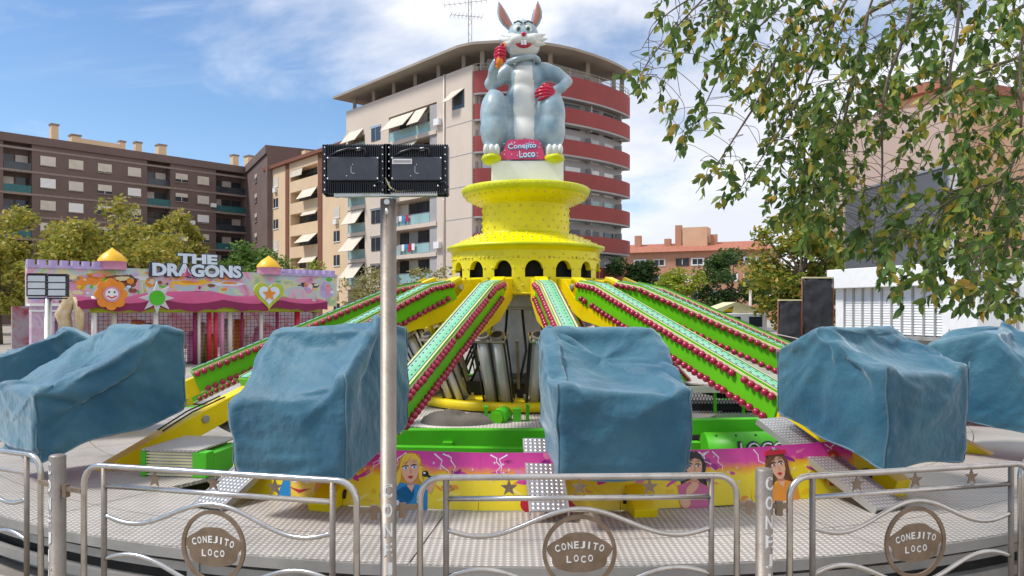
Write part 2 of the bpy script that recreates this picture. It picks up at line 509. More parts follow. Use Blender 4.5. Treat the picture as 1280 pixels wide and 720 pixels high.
def brown_block():
    A, B = at(-70, 384, 94.5), at(308, 384, 124)
    A = A - (B - A).normalized() * 36
    M, L, p0, u = facade_frame(A, B)
    S = lambda px: s_at(p0, u, px) if px > 0 else 37 + 5.2 * px
    t = empty('apartment_block', (0, 0, 0), 0, 'long dark brown brick apartment block with small pale shuttered windows, left of the photo', 'building')
    top = 25.1
    bays = [(S(4), S(40)), (S(184), S(213)), (S(270), S(307))]
    wall = MB()
    wall.span((0, 0, -14), (L, top - 1.1, -1.6), None, M)
    edges = [0] + [e for b in bays for e in b] + [L]
    for i in range(0, len(edges), 2):
        wall.span((edges[i], 0, -1.599), (edges[i + 1], top - 1.1, 0), None, M)
    wall.span((0, top - 1.097, -14), (L, top, 0.25), None, M)
    for (a, b) in bays:
        wall.span((a, 0, -1.598), (b, 3.4, -0.01), None, M)
    wall.build('wall', M_brown, t)
    bd = MB()
    for k in range(8):
        z = 23.45 - 3.0 * k
        bd.span((0, z - 0.28, -0.1), (L, z, 0.06), None, M)
    bd.build('floor_band', M_brown_band, t)
    mw = None
    for k in range(5):
        z = 21.5 - 3.0 * k
        for px in (-1, -2, -3, -4, -5, -6, 60, 95, 131, 168, 227, 254):
            w = MB(); sh_ = (1.0, 0.45, 1.0, 0.7, 1.0, 0.9, 0.3)[(k * 5 + px) % 7]
            w.span((-0.95, -0.1, 0.004), (0.95, 1.15, 0.03), M_glass)
            w.span((-0.92, 1.15 - 1.25 * sh_, 0.031), (0.92, 1.15, 0.06), (M_shut, M_white, M_awn)[(k + px) % 3])
            for q_ in range(7): w.span((-0.92, 1.13 - 1.2 * sh_ * q_ / 7, 0.061), (0.92, 1.145 - 1.2 * sh_ * q_ / 7, 0.068), M_shut)
            w.span((-0.03, -0.1, 0.031), (0.03, 1.15, 0.058), M_white)
            w.span((-1.05, -0.22, 0.002), (1.05, -0.1, 0.12), M_brown_band)
            o = w.build('window', None, t); mw = o
            if (k * 3 + px) % 8 == 1:
                ac = MB(); ac.span((1.15, -0.5, 0.02), (1.95, 0.1, 0.4)); a_ = ac.build('air_conditioner', M_white, t); a_.matrix_local = M @ Matrix.Translation((S(px), z, 0))
            o.matrix_local = M @ Matrix.Translation((S(px), z, 0))
        for (a, b) in bays:
            bm = MB()
            bm.span((a + 0.05, z - 1.1, -0.12), (b - 0.05, z - 0.05, -0.04), M_teal if k % 2 else M_glass, M)
            bm.span((a, z - 1.35, -1.59), (b, z - 1.1, 0.08), M_brown_band, M)
            n = max(2, int((b - a) / 1.5))
            for i in range(n):
                x = a + (b - a) * i / n
                bm.span((x + 0.1, z - 1.0, -1.55), (x + (b - a) / n - 0.1, z + 1.1, -1.5), (M_glass, M_shut, M_glass)[(i + k) % 3], M)
            bm.build('balcony', None, t)
    # short wing turning towards the camera at the right end
    w0, w1 = B, at(334, 384, 108)
    M2, L2, q0, u2 = facade_frame(w0, w1)
    wg = MB(); wg.span((0, 0, -9), (L2, top - 1.0, 0), None, M2); wg.span((0, top - 1.0, -9), (L2, top + 0.2, 0.25), None, M2)
    wg.build('side_wing', M_brown, t)
    for k in range(5):
        o = mw.copy(); COL.objects.link(o)
        o.matrix_local = M2 @ Matrix.Translation((L2 * 0.5, 21.4 - 3 * k, 0))
    for px, h, w_ in ((78, 2.6, 0.9), (104, 1.5, 1.2), (164, 1.7, 0.8), (184, 1.9, 0.9), (213, 2.0, 1.2), (306, 2.2, 1.0), (325, 2.4, 1.4)):
        c = MB(); s0 = S(px)
        c.span((s0 - w_ / 2, top, -4), (s0 + w_ / 2, top + h, -4 + w_), M_tan, M)
        c.span((s0 - w_ / 2 - 0.1, top + h, -4.1), (s0 + w_ / 2 + 0.1, top + h + 0.22, -3.9 + w_), M_brown_band, M)
        c.build('chimney', None, t)
    ph = MB(); ph.span((S(104), top, -8), (S(160), top + 1.3, -3), None, M); ph.build('roof_house', M_tan, t)
brown_block()

def tan_block():
    A, B = at(333, 384, 110), at(446, 384, 90)
    M, L, p0, u = facade_frame(A, B)
    S = lambda px: s_at(p0, u, px)
    t = empty('apartment_block', (0, 0, 0), 0, 'tan apartment block with two dark red vertical stripes and awning balconies, behind the black floodlights', 'building')
    top = 21.9
    a, b = S(363), S(397)
    wall = MB()
    wall.span((0, 0, -12), (L, top, -1.4), None, M)
    for x0, x1 in ((0, a), (b, L)):
        wall.span((x0, 0, -1.399), (x1, top - 0.01, 0), None, M)
    for k in range(7):
        z = 19.4 - 2.98 * k
        wall.span((a, z - 1.55, -1.398), (b, z - 0.05, -0.004), None, M)
    wall.span((a, 20.85, -1.398), (b, top - 0.01, -0.004), None, M)
    wall.build('wall', M_tan, t)
    rf = MB(); rf.span((-0.3, top, -12), (L, top + 0.45, 0.5), None, M); rf.build('roof', M_rust, t)
    for px in (359.5, 400.5):
        st = MB(); st.span((S(px) - 0.55, 0, 0.002), (S(px) + 0.55, top, 0.09), None, M); st.build('stripe', M_rust, t)
    rnd = random.Random(4)
    for k in range(7):
        z = 19.4 - 2.98 * k
        bl = MB()
        n = 4
        for i in range(n):
            x0, x1 = a + (b - a) * i / n, a + (b - a) * (i + 1) / n
            bl.span((x0 + 0.08, z - 0.0, -1.36), (x1 - 0.08, z + 1.42, -1.3), rnd.choice([M_glass, M_glass, M_shut]), M)
        bl.build('balcony_window', None, t)
        aw = MB(); m0 = rnd.random()
        x0, x1 = (a + (b - a) * 0.45, b - 0.15) if k else (a + 0.1, a + (b - a) * 0.45)
        dep = (0.15, 0.9, 0.3, 1.2, 0.7, 0.2, 1.0)[k]; zlow = (0.5, 0.1, 0.9, 0.25, 0.6, 0.05, 0.4)[k]
        vs = [M @ Vector(v) for v in ((x0, z + 1.4, -0.02), (x1, z + 1.4, -0.02), (x1, z + zlow, dep), (x0, z + zlow, dep), (x0, z + 1.37, -0.05), (x1, z + 1.37, -0.05), (x1, z + zlow - 0.03, dep - 0.03), (x0, z + zlow - 0.03, dep - 0.03))]
        aw.add(vs, [(0, 1, 2, 3), (7, 6, 5, 4), (0, 4, 5, 1), (2, 6, 7, 3), (0, 3, 7, 4), (1, 5, 6, 2)])
        aw.build('awning', M_awn, t)
        for px in (345, 421):
            w = MB(); s0 = S(px)
            w.span((s0 - 0.75, z - 0.1, 0.004), (s0 + 0.75, z + 1.2, 0.05), M_glass if (k + px) % 3 else M_shut, M)
            w.span((s0 - 0.85, z - 0.2, 0.002), (s0 + 0.85, z - 0.1, 0.1), M_white, M)
            w.span((s0 - 0.03, z - 0.1, 0.05), (s0 + 0.03, z + 1.2, 0.07), M_white, M)
            w.build('window', None, t)
            if (k * 7 + px) % 3 == 0:
                ac = MB(); ac.span((s0 - 0.4, z - 0.95, 0.02), (s0 + 0.4, z - 0.35, 0.35), None, M); ac.build('air_conditioner', M_white, t)
    for px, h in ((362, 1.6), (414, 1.7)):
        c = MB(); c.span((S(px) - 0.5, top + 0.45, -3), (S(px) + 0.5, top + 0.45 + h, -2), None, M); c.build('chimney', M_tan, t)
tan_block()

# ------------------------------------------------------------------ tall block with red balconies
def tower_block():
    A, B = Vector((-19.2, 88, 0)), Vector((-3.75, 71.0, 0))
    M, L, p0, u = facade_frame(A, B)
    S = lambda px: s_at(p0, u, px)
    t = empty('tower_block', (0, 0, 0), 0, 'tall beige apartment tower with curved red balconies and flat roof, behind the rabbit', 'building')
    top = 24.9
    bays = [(0.4, S(456)), (S(486), S(546))]
    wall = MB()
    wall.span((0, 0, -9), (L, top - 0.02, -1.5), None, M)
    ed = [0] + [e for b in bays for e in b] + [L]
    for i in range(0, len(ed), 2):
        wall.span((ed[i], 0, -1.498), (ed[i + 1], top, 0), None, M)
    zs = [19.8 - 3.02 * k for k in range(7)]
    for bi, (a, b) in enumerate(bays):
        wall.span((a, 22.55 if bi else 21.6, -1.497), (b, top - 0.01, -0.004), None, M)
        for z in zs:
            wall.span((a, z - 0.42, -1.497), (b, z, 0.12), None, M)
    wall.build('wall', M_beige, t)
    rnd = random.Random(9)
    for k, z in enumerate(zs):
        for bi, (a, b) in enumerate(bays):
            g_ = MB()
            x1 = b - 1.3 if bi else b - 0.1
            g_.span((a + 0.05, z + 0.05, -0.1), (x1, z + 1.0, -0.04), M_glass_b, M)
            g_.span((a + 0.05, z + 1.0, -0.12), (x1, z + 1.06, -0.02), M_alu, M)
            g_.build('balcony_parapet', None, t)
            wd = MB(); n = 5 if bi else 3
            for i in range(n):
                c0, c1 = a + (b - a) * i / n, a + (b - a) * (i + 1) / n
                wd.span((c0 + 0.06, z + 0.02, -1.46), (c1 - 0.06, z + 2.5, -1.4), rnd.choice([M_glass, M_glass, M_grey_wall, M_shut]), M)
            if bi: wd.span((b - 1.25, z + 0.01, -1.39), (b, z + 2.58, -0.05), M_grey_wall, M)
            wd.build('balcony_window', None, t)
            if (k, bi) in ((0, 0), (0, 1), (1, 1), (2, 0), (3, 0), (4, 0), (5, 0), (2, 1), (5, 1)):
                segs = [(a + 0.2, b - 0.3)] if not bi else ([(a + 0.4, a + 4.6), (a + 4.9, a + 6.9)] if k == 0 else [(a + 0.1, a + 2.6), (a + 2.7, a + 5.2)] if k == 1 else [(a + 0.1, a + 1.6)])
                for x0, x2 in segs:
                    d1, zz = 1.1 + 0.5 * rnd.random(), z + 0.75 + 0.4 * rnd.random()
                    aw = MB()
                    vs = [M @ Vector(v) for v in ((x0, z + 2.55, -0.02), (x2, z + 2.55, -0.02), (x2, zz, d1), (x0, zz, d1), (x0, z + 2.5, -0.06), (x2, z + 2.5, -0.06), (x2, zz - 0.04, d1 - 0.03), (x0, zz - 0.04, d1 - 0.03))]
                    aw.add(vs, [(0, 1, 2, 3), (7, 6, 5, 4), (0, 4, 5, 1), (2, 6, 7, 3), (0, 3, 7, 4), (1, 5, 6, 2)])
                    aw.build('awning', M_awn, t)
        w = MB(); s0 = S(470)
        w.span((s0 - 0.9, z + 0.7, 0.004), (s0 + 0.9, z + 2.1, 0.06), M_glass, M)
        w.span((s0 - 0.03, z + 0.7, 0.06), (s0 + 0.03, z + 2.1, 0.08), M_alu, M)
        w.span((s0 - 1.0, z + 2.1, 0.004), (s0 + 1.0, z + 2.35, 0.12), M_alu, M)
        w.build('window', None, t)
    for k, z in enumerate(zs):
        if k % 2 == 0:
            ac = MB(); ac.span((S(549) - .45, z + 0.3, 0.02), (S(549) + .4, z + 0.95, 0.4), None, M); ac.build('air_conditioner', M_white, t)
        if k in (1, 3, 4):
            wc = MB(); a0 = S(492) + 1.1 * (k % 3)
            for q_ in range(5): wc.span((a0 + q_ * 0.62, z + 0.25 + 0.12 * (q_ % 3), 0.14), (a0 + 0.5 + q_ * 0.62, z + 1.05, 0.17), (M_white, M_bluep, M_redp, M_white, M_grey_wall)[(q_ + k) % 5], M)
            wc.build('washing', None, t)
    dp = MB(); dp.tube([M @ Vector((S(556), 0, 0.1)), M @ Vector((S(556), top, 0.1))], 0.09, None, 6); dp.build('drain_pipe', M_shut, t)
    jn = MB()
    for z in zs: jn.span((S(557), z - 0.12, 0.002), (L, z - 0.06, 0.02), None, M)
    jn.build('panel_joint', M_grey_wall, t)
    w = MB(); s0 = S(573)
    w.span((s0 - 0.9, 21.2, 0.004), (s0 + 0.9, 22.9, 0.05), M_glass, M)
    w.build('window', None, t)
    aw = MB(); vs = [M @ Vector(v) for v in ((s0 - 1.0, 23.0, 0.02), (s0 + 0.9, 23.0, 0.02), (s0 - 0.3, 21.9, 0.9), (s0 - 1.6, 21.9, 0.9), (s0 - 1.0, 22.95, 0.02), (s0 + 0.9, 22.95, 0.02), (s0 - 0.3, 21.85, 0.88), (s0 - 1.6, 21.85, 0.88))]
    aw.add(vs, [(0, 1, 2, 3), (7, 6, 5, 4), (0, 4, 5, 1), (2, 6, 7, 3), (0, 3, 7, 4), (1, 5, 6, 2)])
    aw.build('awning', M_awn, t)
    # curved front: points from the corner round to the far end
    key = [(-3.6, 71.05), (-2.6, 70.75), (0.75, 70.5), (4.8, 72.0), (8.7, 75.0), (11.5, 78.2), (12.4, 79.9)]
    pts = []
    for i in range(len(key) - 1):
        P = [Vector(key[max(0, min(len(key) - 1, i + j))]) for j in (-1, 0, 1, 2)]
        for s in range(5):
            q = s / 5
            pts.append(0.5 * ((2 * P[1]) + (-P[0] + P[2]) * q + (2 * P[0] - 5 * P[1] + 4 * P[2] - P[3]) * q * q + (-P[0] + 3 * P[1] - 3 * P[2] + P[3]) * q ** 3))
    pts.append(Vector(key[-1]))
    def inset(d):
        out = []
        for i, p in enumerate(pts):
            tg = (pts[min(i + 1, len(pts) - 1)] - pts[max(i - 1, 0)]).normalized()
            out.append(p + Vector((-tg.y, tg.x)) * d)
        return out
    def ribbon(mb, d0, d1, z0, z1, m=None):
        a, b = inset(d0), inset(d1)
        poly = [(p.x, p.y) for p in a] + [(p.x, p.y) for p in b[::-1]]
        mb.prism(poly, z0, z1, m)
    core = MB(); ribbon(core, 0.95, 9.0, 0, top - 0.05); core.build('recessed_wall', M_grey_wall, t)
    bands = [(22.25, 24.3)] + [(19.8 - 3.02 * k, 21.25 - 3.02 * k) for k in range(7)]
    for z0, z1 in bands:
        b_ = MB(); ribbon(b_, 0, 0.18, z0, z1); b_.build('red_balcony', M_red, t)
        s_ = MB(); ribbon(s_, 0.0, 0.97, z0 - 0.16, z0 - 0.002); s_.build('balcony_slab', M_grey_wall, t)
    rl = MB()
    ins = inset(0.09)
    for h in (0.35, 0.7):
        rl.tube([(p.x, p.y, 24.3 + h) for p in ins], 0.035, None, 5)
    for p in ins[::2]: rl.tube([(p.x, p.y, 24.28), (p.x, p.y, 25.0)], 0.03, None, 5)
    rl.build('roof_railing', M_alu_dull, t)
    iw = inset(0.92)
    cyc = [M_glass, M_white, M_grey_lt, M_glass_b, M_grey_lt, M_glass, M_white, M_grey_lt]
    for k in range(8):
        z0 = 22.9 - 3.02 * k - 3.02 + 1.2
        for i in range(1, len(pts) - 2, 3):
            wd = MB()
            P, Q = iw[i], iw[min(i + 2, len(iw) - 1)]
            mm = cyc[(i * 5 + k * 2 + (i // 3)) % len(cyc)]
            wd.bar((P.x, P.y, z0 - 0.4), (Q.x, Q.y, z0 - 0.4), 0.12, 2.4, mm)
            wd.build('window', None, t)
            if i % 2:
                dv = MB(); E = inset(0.25)[i]
                dv.bar((E.x, E.y, z0 - 0.4), (iw[i].x, iw[i].y, z0 - 0.4), 0.16, 2.5, M_grey_wall); dv.build('balcony_divider', None, t)
    # attic storey under the roof
    at_ = MB(); ribbon(at_, 3.0, 8.0, top - 0.05, top + 1.45, M_shut); at_.span((3, top - 0.03, -8), (L - 1, top + 1.4, -3.5), M_beige, M)
    at_.build('attic_wall', None, t)
    for s0 in (0.9, 5, 9, 13, 17, 21):
        col = MB(); col.box(tuple(M @ Vector((s0, top + 0.7, -0.6))), (0.35, 0.35, 1.5)); col.build('roof_column', M_slab, t)
    for p in inset(0.8)[4::5]:
        col = MB(); col.box((p.x, p.y, top + 0.5), (0.4, 0.4, 1.9)); col.build('roof_column', M_slab, t)
    o1, o2 = inset(-1.3), inset(-0.2)
    out = [a_.lerp(b_, max(0.0, (i_ / (len(o1) - 1) - 0.45) / 0.55)) for i_, (a_, b_) in enumerate(zip(o1, o2))]
    e0 = M @ Vector((-1.0, 0, 1.2)); e1 = M @ Vector((L - 0.6, 0, 1.3)); e2 = M @ Vector((-1.0, 0, -9))
    poly = [(e0.x, e0.y), (e1.x, e1.y)] + [(p.x, p.y) for p in out[2:]]
    q = inset(9)[-1]
    poly += [(q.x, q.y), (e2.x + 8, e2.y + 4), (e2.x, e2.y)]
    rf = MB(); rf.prism(poly, top + 1.43, top + 1.68); rf.build('flat_roof', M_slab, t)
    # mast with aerials
    m = empty('roof_aerial', at(587, 60, 76.5), 0, 'lattice aerial mast on the roof of the tall tower left of the rabbit ears', 'aerial')
    ms = MB()
    for a in range(3):
        x, y = 0.22 * math.cos(a * 2.09), 0.22 * math.sin(a * 2.09)
        ms.tube([(x, y, -0.6), (x, y, 6.5)], 0.035, None, 5)
    for i in range(14):
        a, z = i * 2.09, i * 0.5 - 0.4
        ms.tube([(0.22 * math.cos(a), 0.22 * math.sin(a), z), (0.22 * math.cos(a + 2.09), 0.22 * math.sin(a + 2.09), z + 0.5)], 0.022, None, 4)
    ms.build('mast', M_alu_dull, m)
    for z, ln, rz in ((3.2, 3.2, 0.3), (4.6, 4.4, -0.2), (5.6, 3.0, 0.6)):
        an = MB(); d = Vector((math.cos(rz), math.sin(rz), 0.03)); s_ = Vector((-d.y, d.x, 0))
        an.tube([-d * ln * 0.6 + Vector((0, 0, z)), d * ln * 0.4 + Vector((0, 0, z))], 0.03, None, 4)
        for i in range(9):
            c = d * (ln * (i / 8 - 0.6)) + Vector((0, 0, z))
            an.tube([c - s_ * 0.8, c + s_ * 0.8], 0.016, None, 4)
            an.tube([c - Vector((0, 0, .4)), c + Vector((0, 0, .4))], 0.014, None, 4)
        an.build('antenna', M_alu_dull, m)
tower_block()

# ------------------------------------------------------------------ low orange block and the block behind the near tree
def low_block():
    A, B = at(770, 384, 146), at(968, 384, 134)
    M, L, p0, u = facade_frame(A, B)
    S = lambda px: s_at(p0, u, px)
    t = empty('apartment_block', (0, 0, 0), 0, 'low orange brick apartment block with red tiled roof, beyond the trees', 'building')
    w = MB(); w.span((0, 0, -12), (L, 12.6, 0), None, M); w.build('wall', M_brick_o, t)
    rf = MB()
    vs = [M @ Vector(v) for v in ((-0.6, 12.55, 0.8), (L + 0.6, 12.55, 0.8), (L - 3, 14.6, -6), (0, 14.6, -6), (-0.6, 12.55, -12.8), (L + 0.6, 12.55, -12.8))]
    rf.add(vs, [(0, 1, 2, 3), (3, 2, 5, 4), (0, 3, 4), (1, 5, 2), (0, 4, 5, 1)]); rf.build('roof', M_tile, t)
    ph = MB(); ph.span((S(849), 13, -7), (S(880), 17.3, -3), None, M); ph.build('roof_house', M_peach, t)
    for px, h in ((842, 17.9), (790, 16.2), (828, 15.4), (887, 15.9)):
        c = MB(); c.span((S(px) - 0.6, 13, -5), (S(px) + 0.6, h, -4), None, M); c.build('chimney', M_brick_o, t)
    for k in range(3):
        for i, px in enumerate((800, 824, 853, 872, 893, 914, 938, 955)):
            w = MB(); s0 = S(px); z = 9.9 - 3.0 * k
            w.span((s0 - 1.2, z, 0.01), (s0 + 1.2, z + 1.4, 0.08), (M_white, M_shut, M_glass)[(i + k) % 3], M)
            w.span((s0 - 0.9, z + 0.25, 0.08), (s0 + 0.9, z + 1.2, 0.1), M_glass, M)
            w.span((s0 - 0.05, z + 0.25, 0.1), (s0 + 0.05, z + 1.2, 0.12), M_white, M)
            w.build('window', None, t)
low_block()

def right_block():
    t = empty('apartment_block', (0, 0, 0), 0, 'peach and pink apartment block seen through the leaves of the near tree', 'building')
    M, L, p0, u = facade_frame(at(1096, 384, 54), at(1186, 384, 49))
    w = MB(); w.span((0, 0, -10), (L, 16.4, 0), None, M)
    w.build('wall', M_peach, t)
    M2, L2, _, _ = facade_frame(at(1186, 384, 49), at(1234, 384, 57))
    w = MB(); w.span((0, 0, -8), (L2, 15.5, 0), None, M2); w.build('gable_wall', M_pink, t)
    for k in range(4):
        wd = MB(); z = 12.6 - 3.1 * k; wd.span((L2 * .3, z, 0.01), (L2 * .3 + 1.1, z + 1.3, 0.07), M_white, M2); wd.span((L2 * .3 + .1, z + .1, 0.07), (L2 * .3 + 1.0, z + 1.2, 0.09), M_glass, M2); wd.build('window', None, t)
    rf = MB(); rf.span((-0.5, 16.4, -10), (L + 0.4, 17.0, 0.6), None, M); rf.build('roof', M_tile, t)
    M3, L3, _, _ = facade_frame(at(1034, 384, 58), at(1098, 384, 55))
    w = MB(); w.span((0, 0, -8), (L3, 13.2, 0), None, M3); w.build('side_wing', M_peach, t)
    M4, L4, _, _ = facade_frame(at(1230, 384, 60), at(1400, 384, 52))
    w = MB(); w.span((0, 0, -8), (L4, 12.5, 0), None, M4); w.build('far_wing', M_peach, t)
    for Mx, Lx, n, zt in ((M, L, 2, 13.2), (M3, L3, 2, 10.2), (M4, L4, 5, 10.0)):
        for k in range(4):
            for i in range(n):
                wd = MB(); s0 = Lx * (i + 0.5) / n; z = zt - 3.1 * k
                wd.span((s0 - 1.0, z, 0.01), (s0 + 1.0, z + 1.5, 0.07), M_white, Mx)
                wd.span((s0 - 0.85, z + 0.12, 0.07), (s0 + 0.85, z + 1.0 + 0.3 * ((i + k) % 2), 0.09), M_glass, Mx)
                wd.build('window', None, t)
right_block()

def star_poly(n, r0, r1, rot=math.pi / 2):
    return [((r0 if i % 2 == 0 else r1) * math.cos(rot + math.pi * i / n), (r0 if i % 2 == 0 else r1) * math.sin(rot + math.pi * i / n)) for i in range(2 * n)]
def heart_poly(s, n=28):
    o = []
    for i in range(n):
        a = 2 * math.pi * i / n
        o.append((s * 16 * math.sin(a) ** 3 / 17, s * (13 * math.cos(a) - 5 * math.cos(2 * a) - 2 * math.cos(3 * a) - math.cos(4 * a)) / 17))
    return o
def disc(r, n=20): return [(r * math.cos(2 * math.pi * i / n), r * math.sin(2 * math.pi * i / n)) for i in range(n)]

# ------------------------------------------------------------------ trees
def leaf_mat(name, cols, rough=0.55):
    m = bpy.data.materials.new(name); m.use_nodes = True
    n, l = m.node_tree.nodes, m.node_tree.links
    b = n['Principled BSDF']
    ge = n.new('ShaderNodeNewGeometry'); cr = n.new('ShaderNodeValToRGB')
    e = cr.color_ramp.elements
    while len(e) < len(cols): e.new(0.5)
    for i, (p, c) in enumerate(cols):
        e[i].position = p; e[i].color = (*c, 1)
    l.new(ge.outputs['Random Per Island'], cr.inputs[0])
    l.new(cr.outputs[0], b.inputs['Base Color'])
    b.inputs['Roughness'].default_value = rough
    b.inputs['Specular IOR Level'].default_value = 0.35
    tr = n.new('ShaderNodeBsdfTranslucent'); l.new(cr.outputs[0], tr.inputs['Color'])
    ms = n.new('ShaderNodeMixShader'); ms.inputs[0].default_value = 0.35
    l.new(b.outputs[0], ms.inputs[1]); l.new(tr.outputs[0], ms.inputs[2])
    l.new(ms.outputs[0], n['Material Output'].inputs[0])
    return m
L_olive = leaf_mat('olive_leaves', [(0.0, (0.163, 0.188, 0.025)), (0.45, (0.300, 0.300, 0.044)), (0.8, (0.425, 0.362, 0.062)), (1.0, (0.525, 0.388, 0.075))])
L_green = leaf_mat('green_leaves', [(0.0, (0.053, 0.112, 0.022)), (0.5, (0.105, 0.210, 0.033)), (1.0, (0.195, 0.300, 0.045))])
L_dark = leaf_mat('dark_leaves', [(0.0, (0.030, 0.068, 0.021)), (0.6, (0.060, 0.128, 0.030)), (1.0, (0.112, 0.180, 0.038))])
L_lime = leaf_mat('yellow_green_leaves', [(0.0, (0.154, 0.224, 0.017)), (0.6, (0.280, 0.350, 0.028)), (1.0, (0.420, 0.420, 0.042))])
L_autumn = leaf_mat('autumn_leaves', [(0.0, (0.095, 0.149, 0.020)), (0.5, (0.216, 0.270, 0.034)), (0.8, (0.365, 0.324, 0.041)), (1.0, (0.513, 0.297, 0.041))])
L_pale = leaf_mat('pale_leaves', [(0.0, (0.192, 0.192, 0.060)), (0.6, (0.312, 0.288, 0.108)), (1.0, (0.408, 0.336, 0.144))])
L_near = leaf_mat('near_leaves', [(0.0, (0.044, 0.094, 0.020)), (0.4, (0.089, 0.166, 0.030)), (0.68, (0.162, 0.244, 0.038)), (0.88, (0.295, 0.315, 0.048)), (0.96, (0.443, 0.330, 0.041)), (1.0, (0.492, 0.299, 0.048))], 0.38)

def tree(name, loc, h, rx, rz, leaf, n, lm, label, group, seed, clumps=26, hollow=0.35):
    rnd = random.Random(seed)
    t = empty(name, loc, 0, label, 'tree', group)
    cz = h - rz
    tr = MB()
    tr.tube([(0, 0, -0.1), (0.05 * h * (rnd.random() - .5), 0.03, cz * 0.6), (0, 0, cz + rz * 0.4)], [0.028 * h, 0.02 * h, 0.006 * h], None, 8)
    cl = []
    for i in range(clumps):
        while True:
            p = Vector((rnd.uniform(-1, 1), rnd.uniform(-1, 1), rnd.uniform(-1, 1)))
            if hollow < p.length < 1: break
        p *= rnd.uniform(0.8, 1.08)
        cl.append((Vector((p.x * rx, p.y * rx, cz + p.z * rz)), rnd.uniform(0.16, 0.36) * rx))
    for c, r in cl[::2]:
        tr.tube([(0, 0, cz - rz * 0.5 + rnd.random() * rz * 0.6), Vector((0, 0, cz - rz * 0.4)).lerp(c, 0.55) + Vector((0, 0, 0.05 * h)), c], [0.011 * h, 0.007 * h, 0.002 * h], None, 5)
    tr.build('trunk', M_bark, t)
    cr = MB()
    for i in range(int(n * 1.5)):
        c, r = cl[rnd.randrange(len(cl))]
        d = Vector((rnd.gauss(0, 1), rnd.gauss(0, 1), rnd.gauss(0, 1))).normalized() * (r * 1.25 * rnd.random() ** 0.6)
        d.z *= 0.72
        p = c + d
        a = Vector((rnd.gauss(0, 1), rnd.gauss(0, 1), rnd.gauss(0, 0.6))).normalized()
        b = a.cross(Vector((rnd.gauss(0, 1), rnd.gauss(0, 1), rnd.gauss(0, 1)))).normalized()
        s = leaf * rnd.uniform(0.6, 1.3)
        cr.add([p - a * s, p - b * s * 0.5 + a * s * 0.1, p + a * s, p + b * s * 0.5 + a * s * 0.1], [(0, 1, 2, 3)])
    cr.build('crown', lm, t)
    return t
def tree_px(px, top, d, wpx, hpx, *a, **k):
    """tree given by the column, top row and depth it is seen at"""
    P = at(px, top, d)
    rx = wpx / 2 / F * d; rz = min(hpx / 2 / F * d, P.z * 0.46)
    return P.x, d, P.z, rx, rz
def T(name, px, top, d, wpx, hpx, leaf, n, lm, label, seed, **kw):
    x, y, h, rx, rz = tree_px(px, top, d, wpx, hpx)
    return tree(name, (x, y, 0), h, rx, rz, leaf, n, lm, label, 'trees behind the fairground', seed, **kw)
T('tree', 45, 262, 60, 120, 170, 0.210, 4940, L_olive, 'olive green tree in front of the brown block, left of the fullest crown', 1)
T('tree', 148, 248, 58, 165, 150, 0.210, 7980, L_olive, 'broad yellowing tree with the fullest crown, in front of the brown block', 2, clumps=40)
T('tree', 212, 262, 66, 90, 130, 0.210, 3420, L_olive, 'yellowing tree between the fullest crown and the sign letters', 3)
T('tree', 0, 300, 46, 84, 170, 0.168, 4560, L_olive, 'olive tree cut by the left edge of the photo beside the castle ride', 4)
T('tree', -60, 262, 62, 130, 160, 0.21, 5000, L_olive, 'olive tree outside the left edge of the photo, before the brown block', 21)
T('tree', -190, 270, 64, 150, 150, 0.21, 5000, L_green, 'green tree well outside the left edge of the photo', 22)
T('tree', 312, 300, 70, 88, 95, 0.196, 4940, L_green, 'rounded green tree behind the end of the sign letters', 5)
T('tree', 385, 326, 78, 70, 70, 0.175, 2660, L_lime, 'yellow green tree in front of the tan block, right of the rounded green tree', 6)
T('tree', 470, 336, 62, 100, 90, 0.160, 1500, L_pale, 'thin pale shrub-like tree below the beige tower, beside the floodlight pole', 7, clumps=34, hollow=0.1)
T('tree', 536, 322, 60, 74, 90, 0.160, 1200, L_pale, 'thin pale tree between the floodlight pole and the yellow tower', 8, clumps=30, hollow=0.1)
T('tree', 800, 322, 74, 88, 90, 0.210, 4560, L_dark, 'dark green tree right of the red balconies, in front of the low orange block', 10)
T('tree', 848, 336, 62, 84, 80, 0.154, 4940, L_lime, 'bright yellow green tree in front of the low orange block', 11)
T('tree', 915, 316, 72, 96, 110, 0.196, 5700, L_dark, 'tall dark green tree in front of the right end of the low orange block', 12, clumps=34)
T('tree', 1002, 262, 42, 132, 200, 0.170, 6500, L_autumn, 'large yellow green tree behind the black wrapped boards', 13, clumps=60, hollow=0.1)

# ------------------------------------------------------------------ fairground castle ride with the sign letters
def mural_mat(name, cols, scale):
    m = bpy.data.materials.new(name); m.use_nodes = True
    n, l = m.node_tree.nodes, m.node_tree.links
    b = n['Principled BSDF']; b.inputs['Roughness'].default_value = 0.5
    t = n.new('ShaderNodeTexCoord'); nz = n.new('ShaderNodeTexNoise')
    nz.inputs['Scale'].default_value = scale; nz.inputs['Detail'].default_value = 5; nz.inputs['Distortion'].default_value = 1.6
    l.new(t.outputs['Object'], nz.inputs['Vector'])
    cr = n.new('ShaderNodeValToRGB'); e = cr.color_ramp.elements
    while len(e) < len(cols): e.new(0.5)
    for i, (p, c) in enumerate(cols): e[i].position = p; e[i].color = (*c, 1)
    l.new(nz.outputs['Fac'], cr.inputs[0]); l.new(cr.outputs[0], b.inputs['Base Color'])
    MATS[name] = m
    return m
P_mural = mural_mat('fantasy_mural', [(0.28, (0.40, 0.16, 0.30)), (0.38, (0.62, 0.30, 0.42)), (0.45, (0.60, 0.42, 0.48)), (0.50, (0.34, 0.52, 0.56)), (0.56, (0.62, 0.56, 0.30)), (0.62, (0.30, 0.46, 0.26)), (0.72, (0.62, 0.33, 0.14))], 0.55)
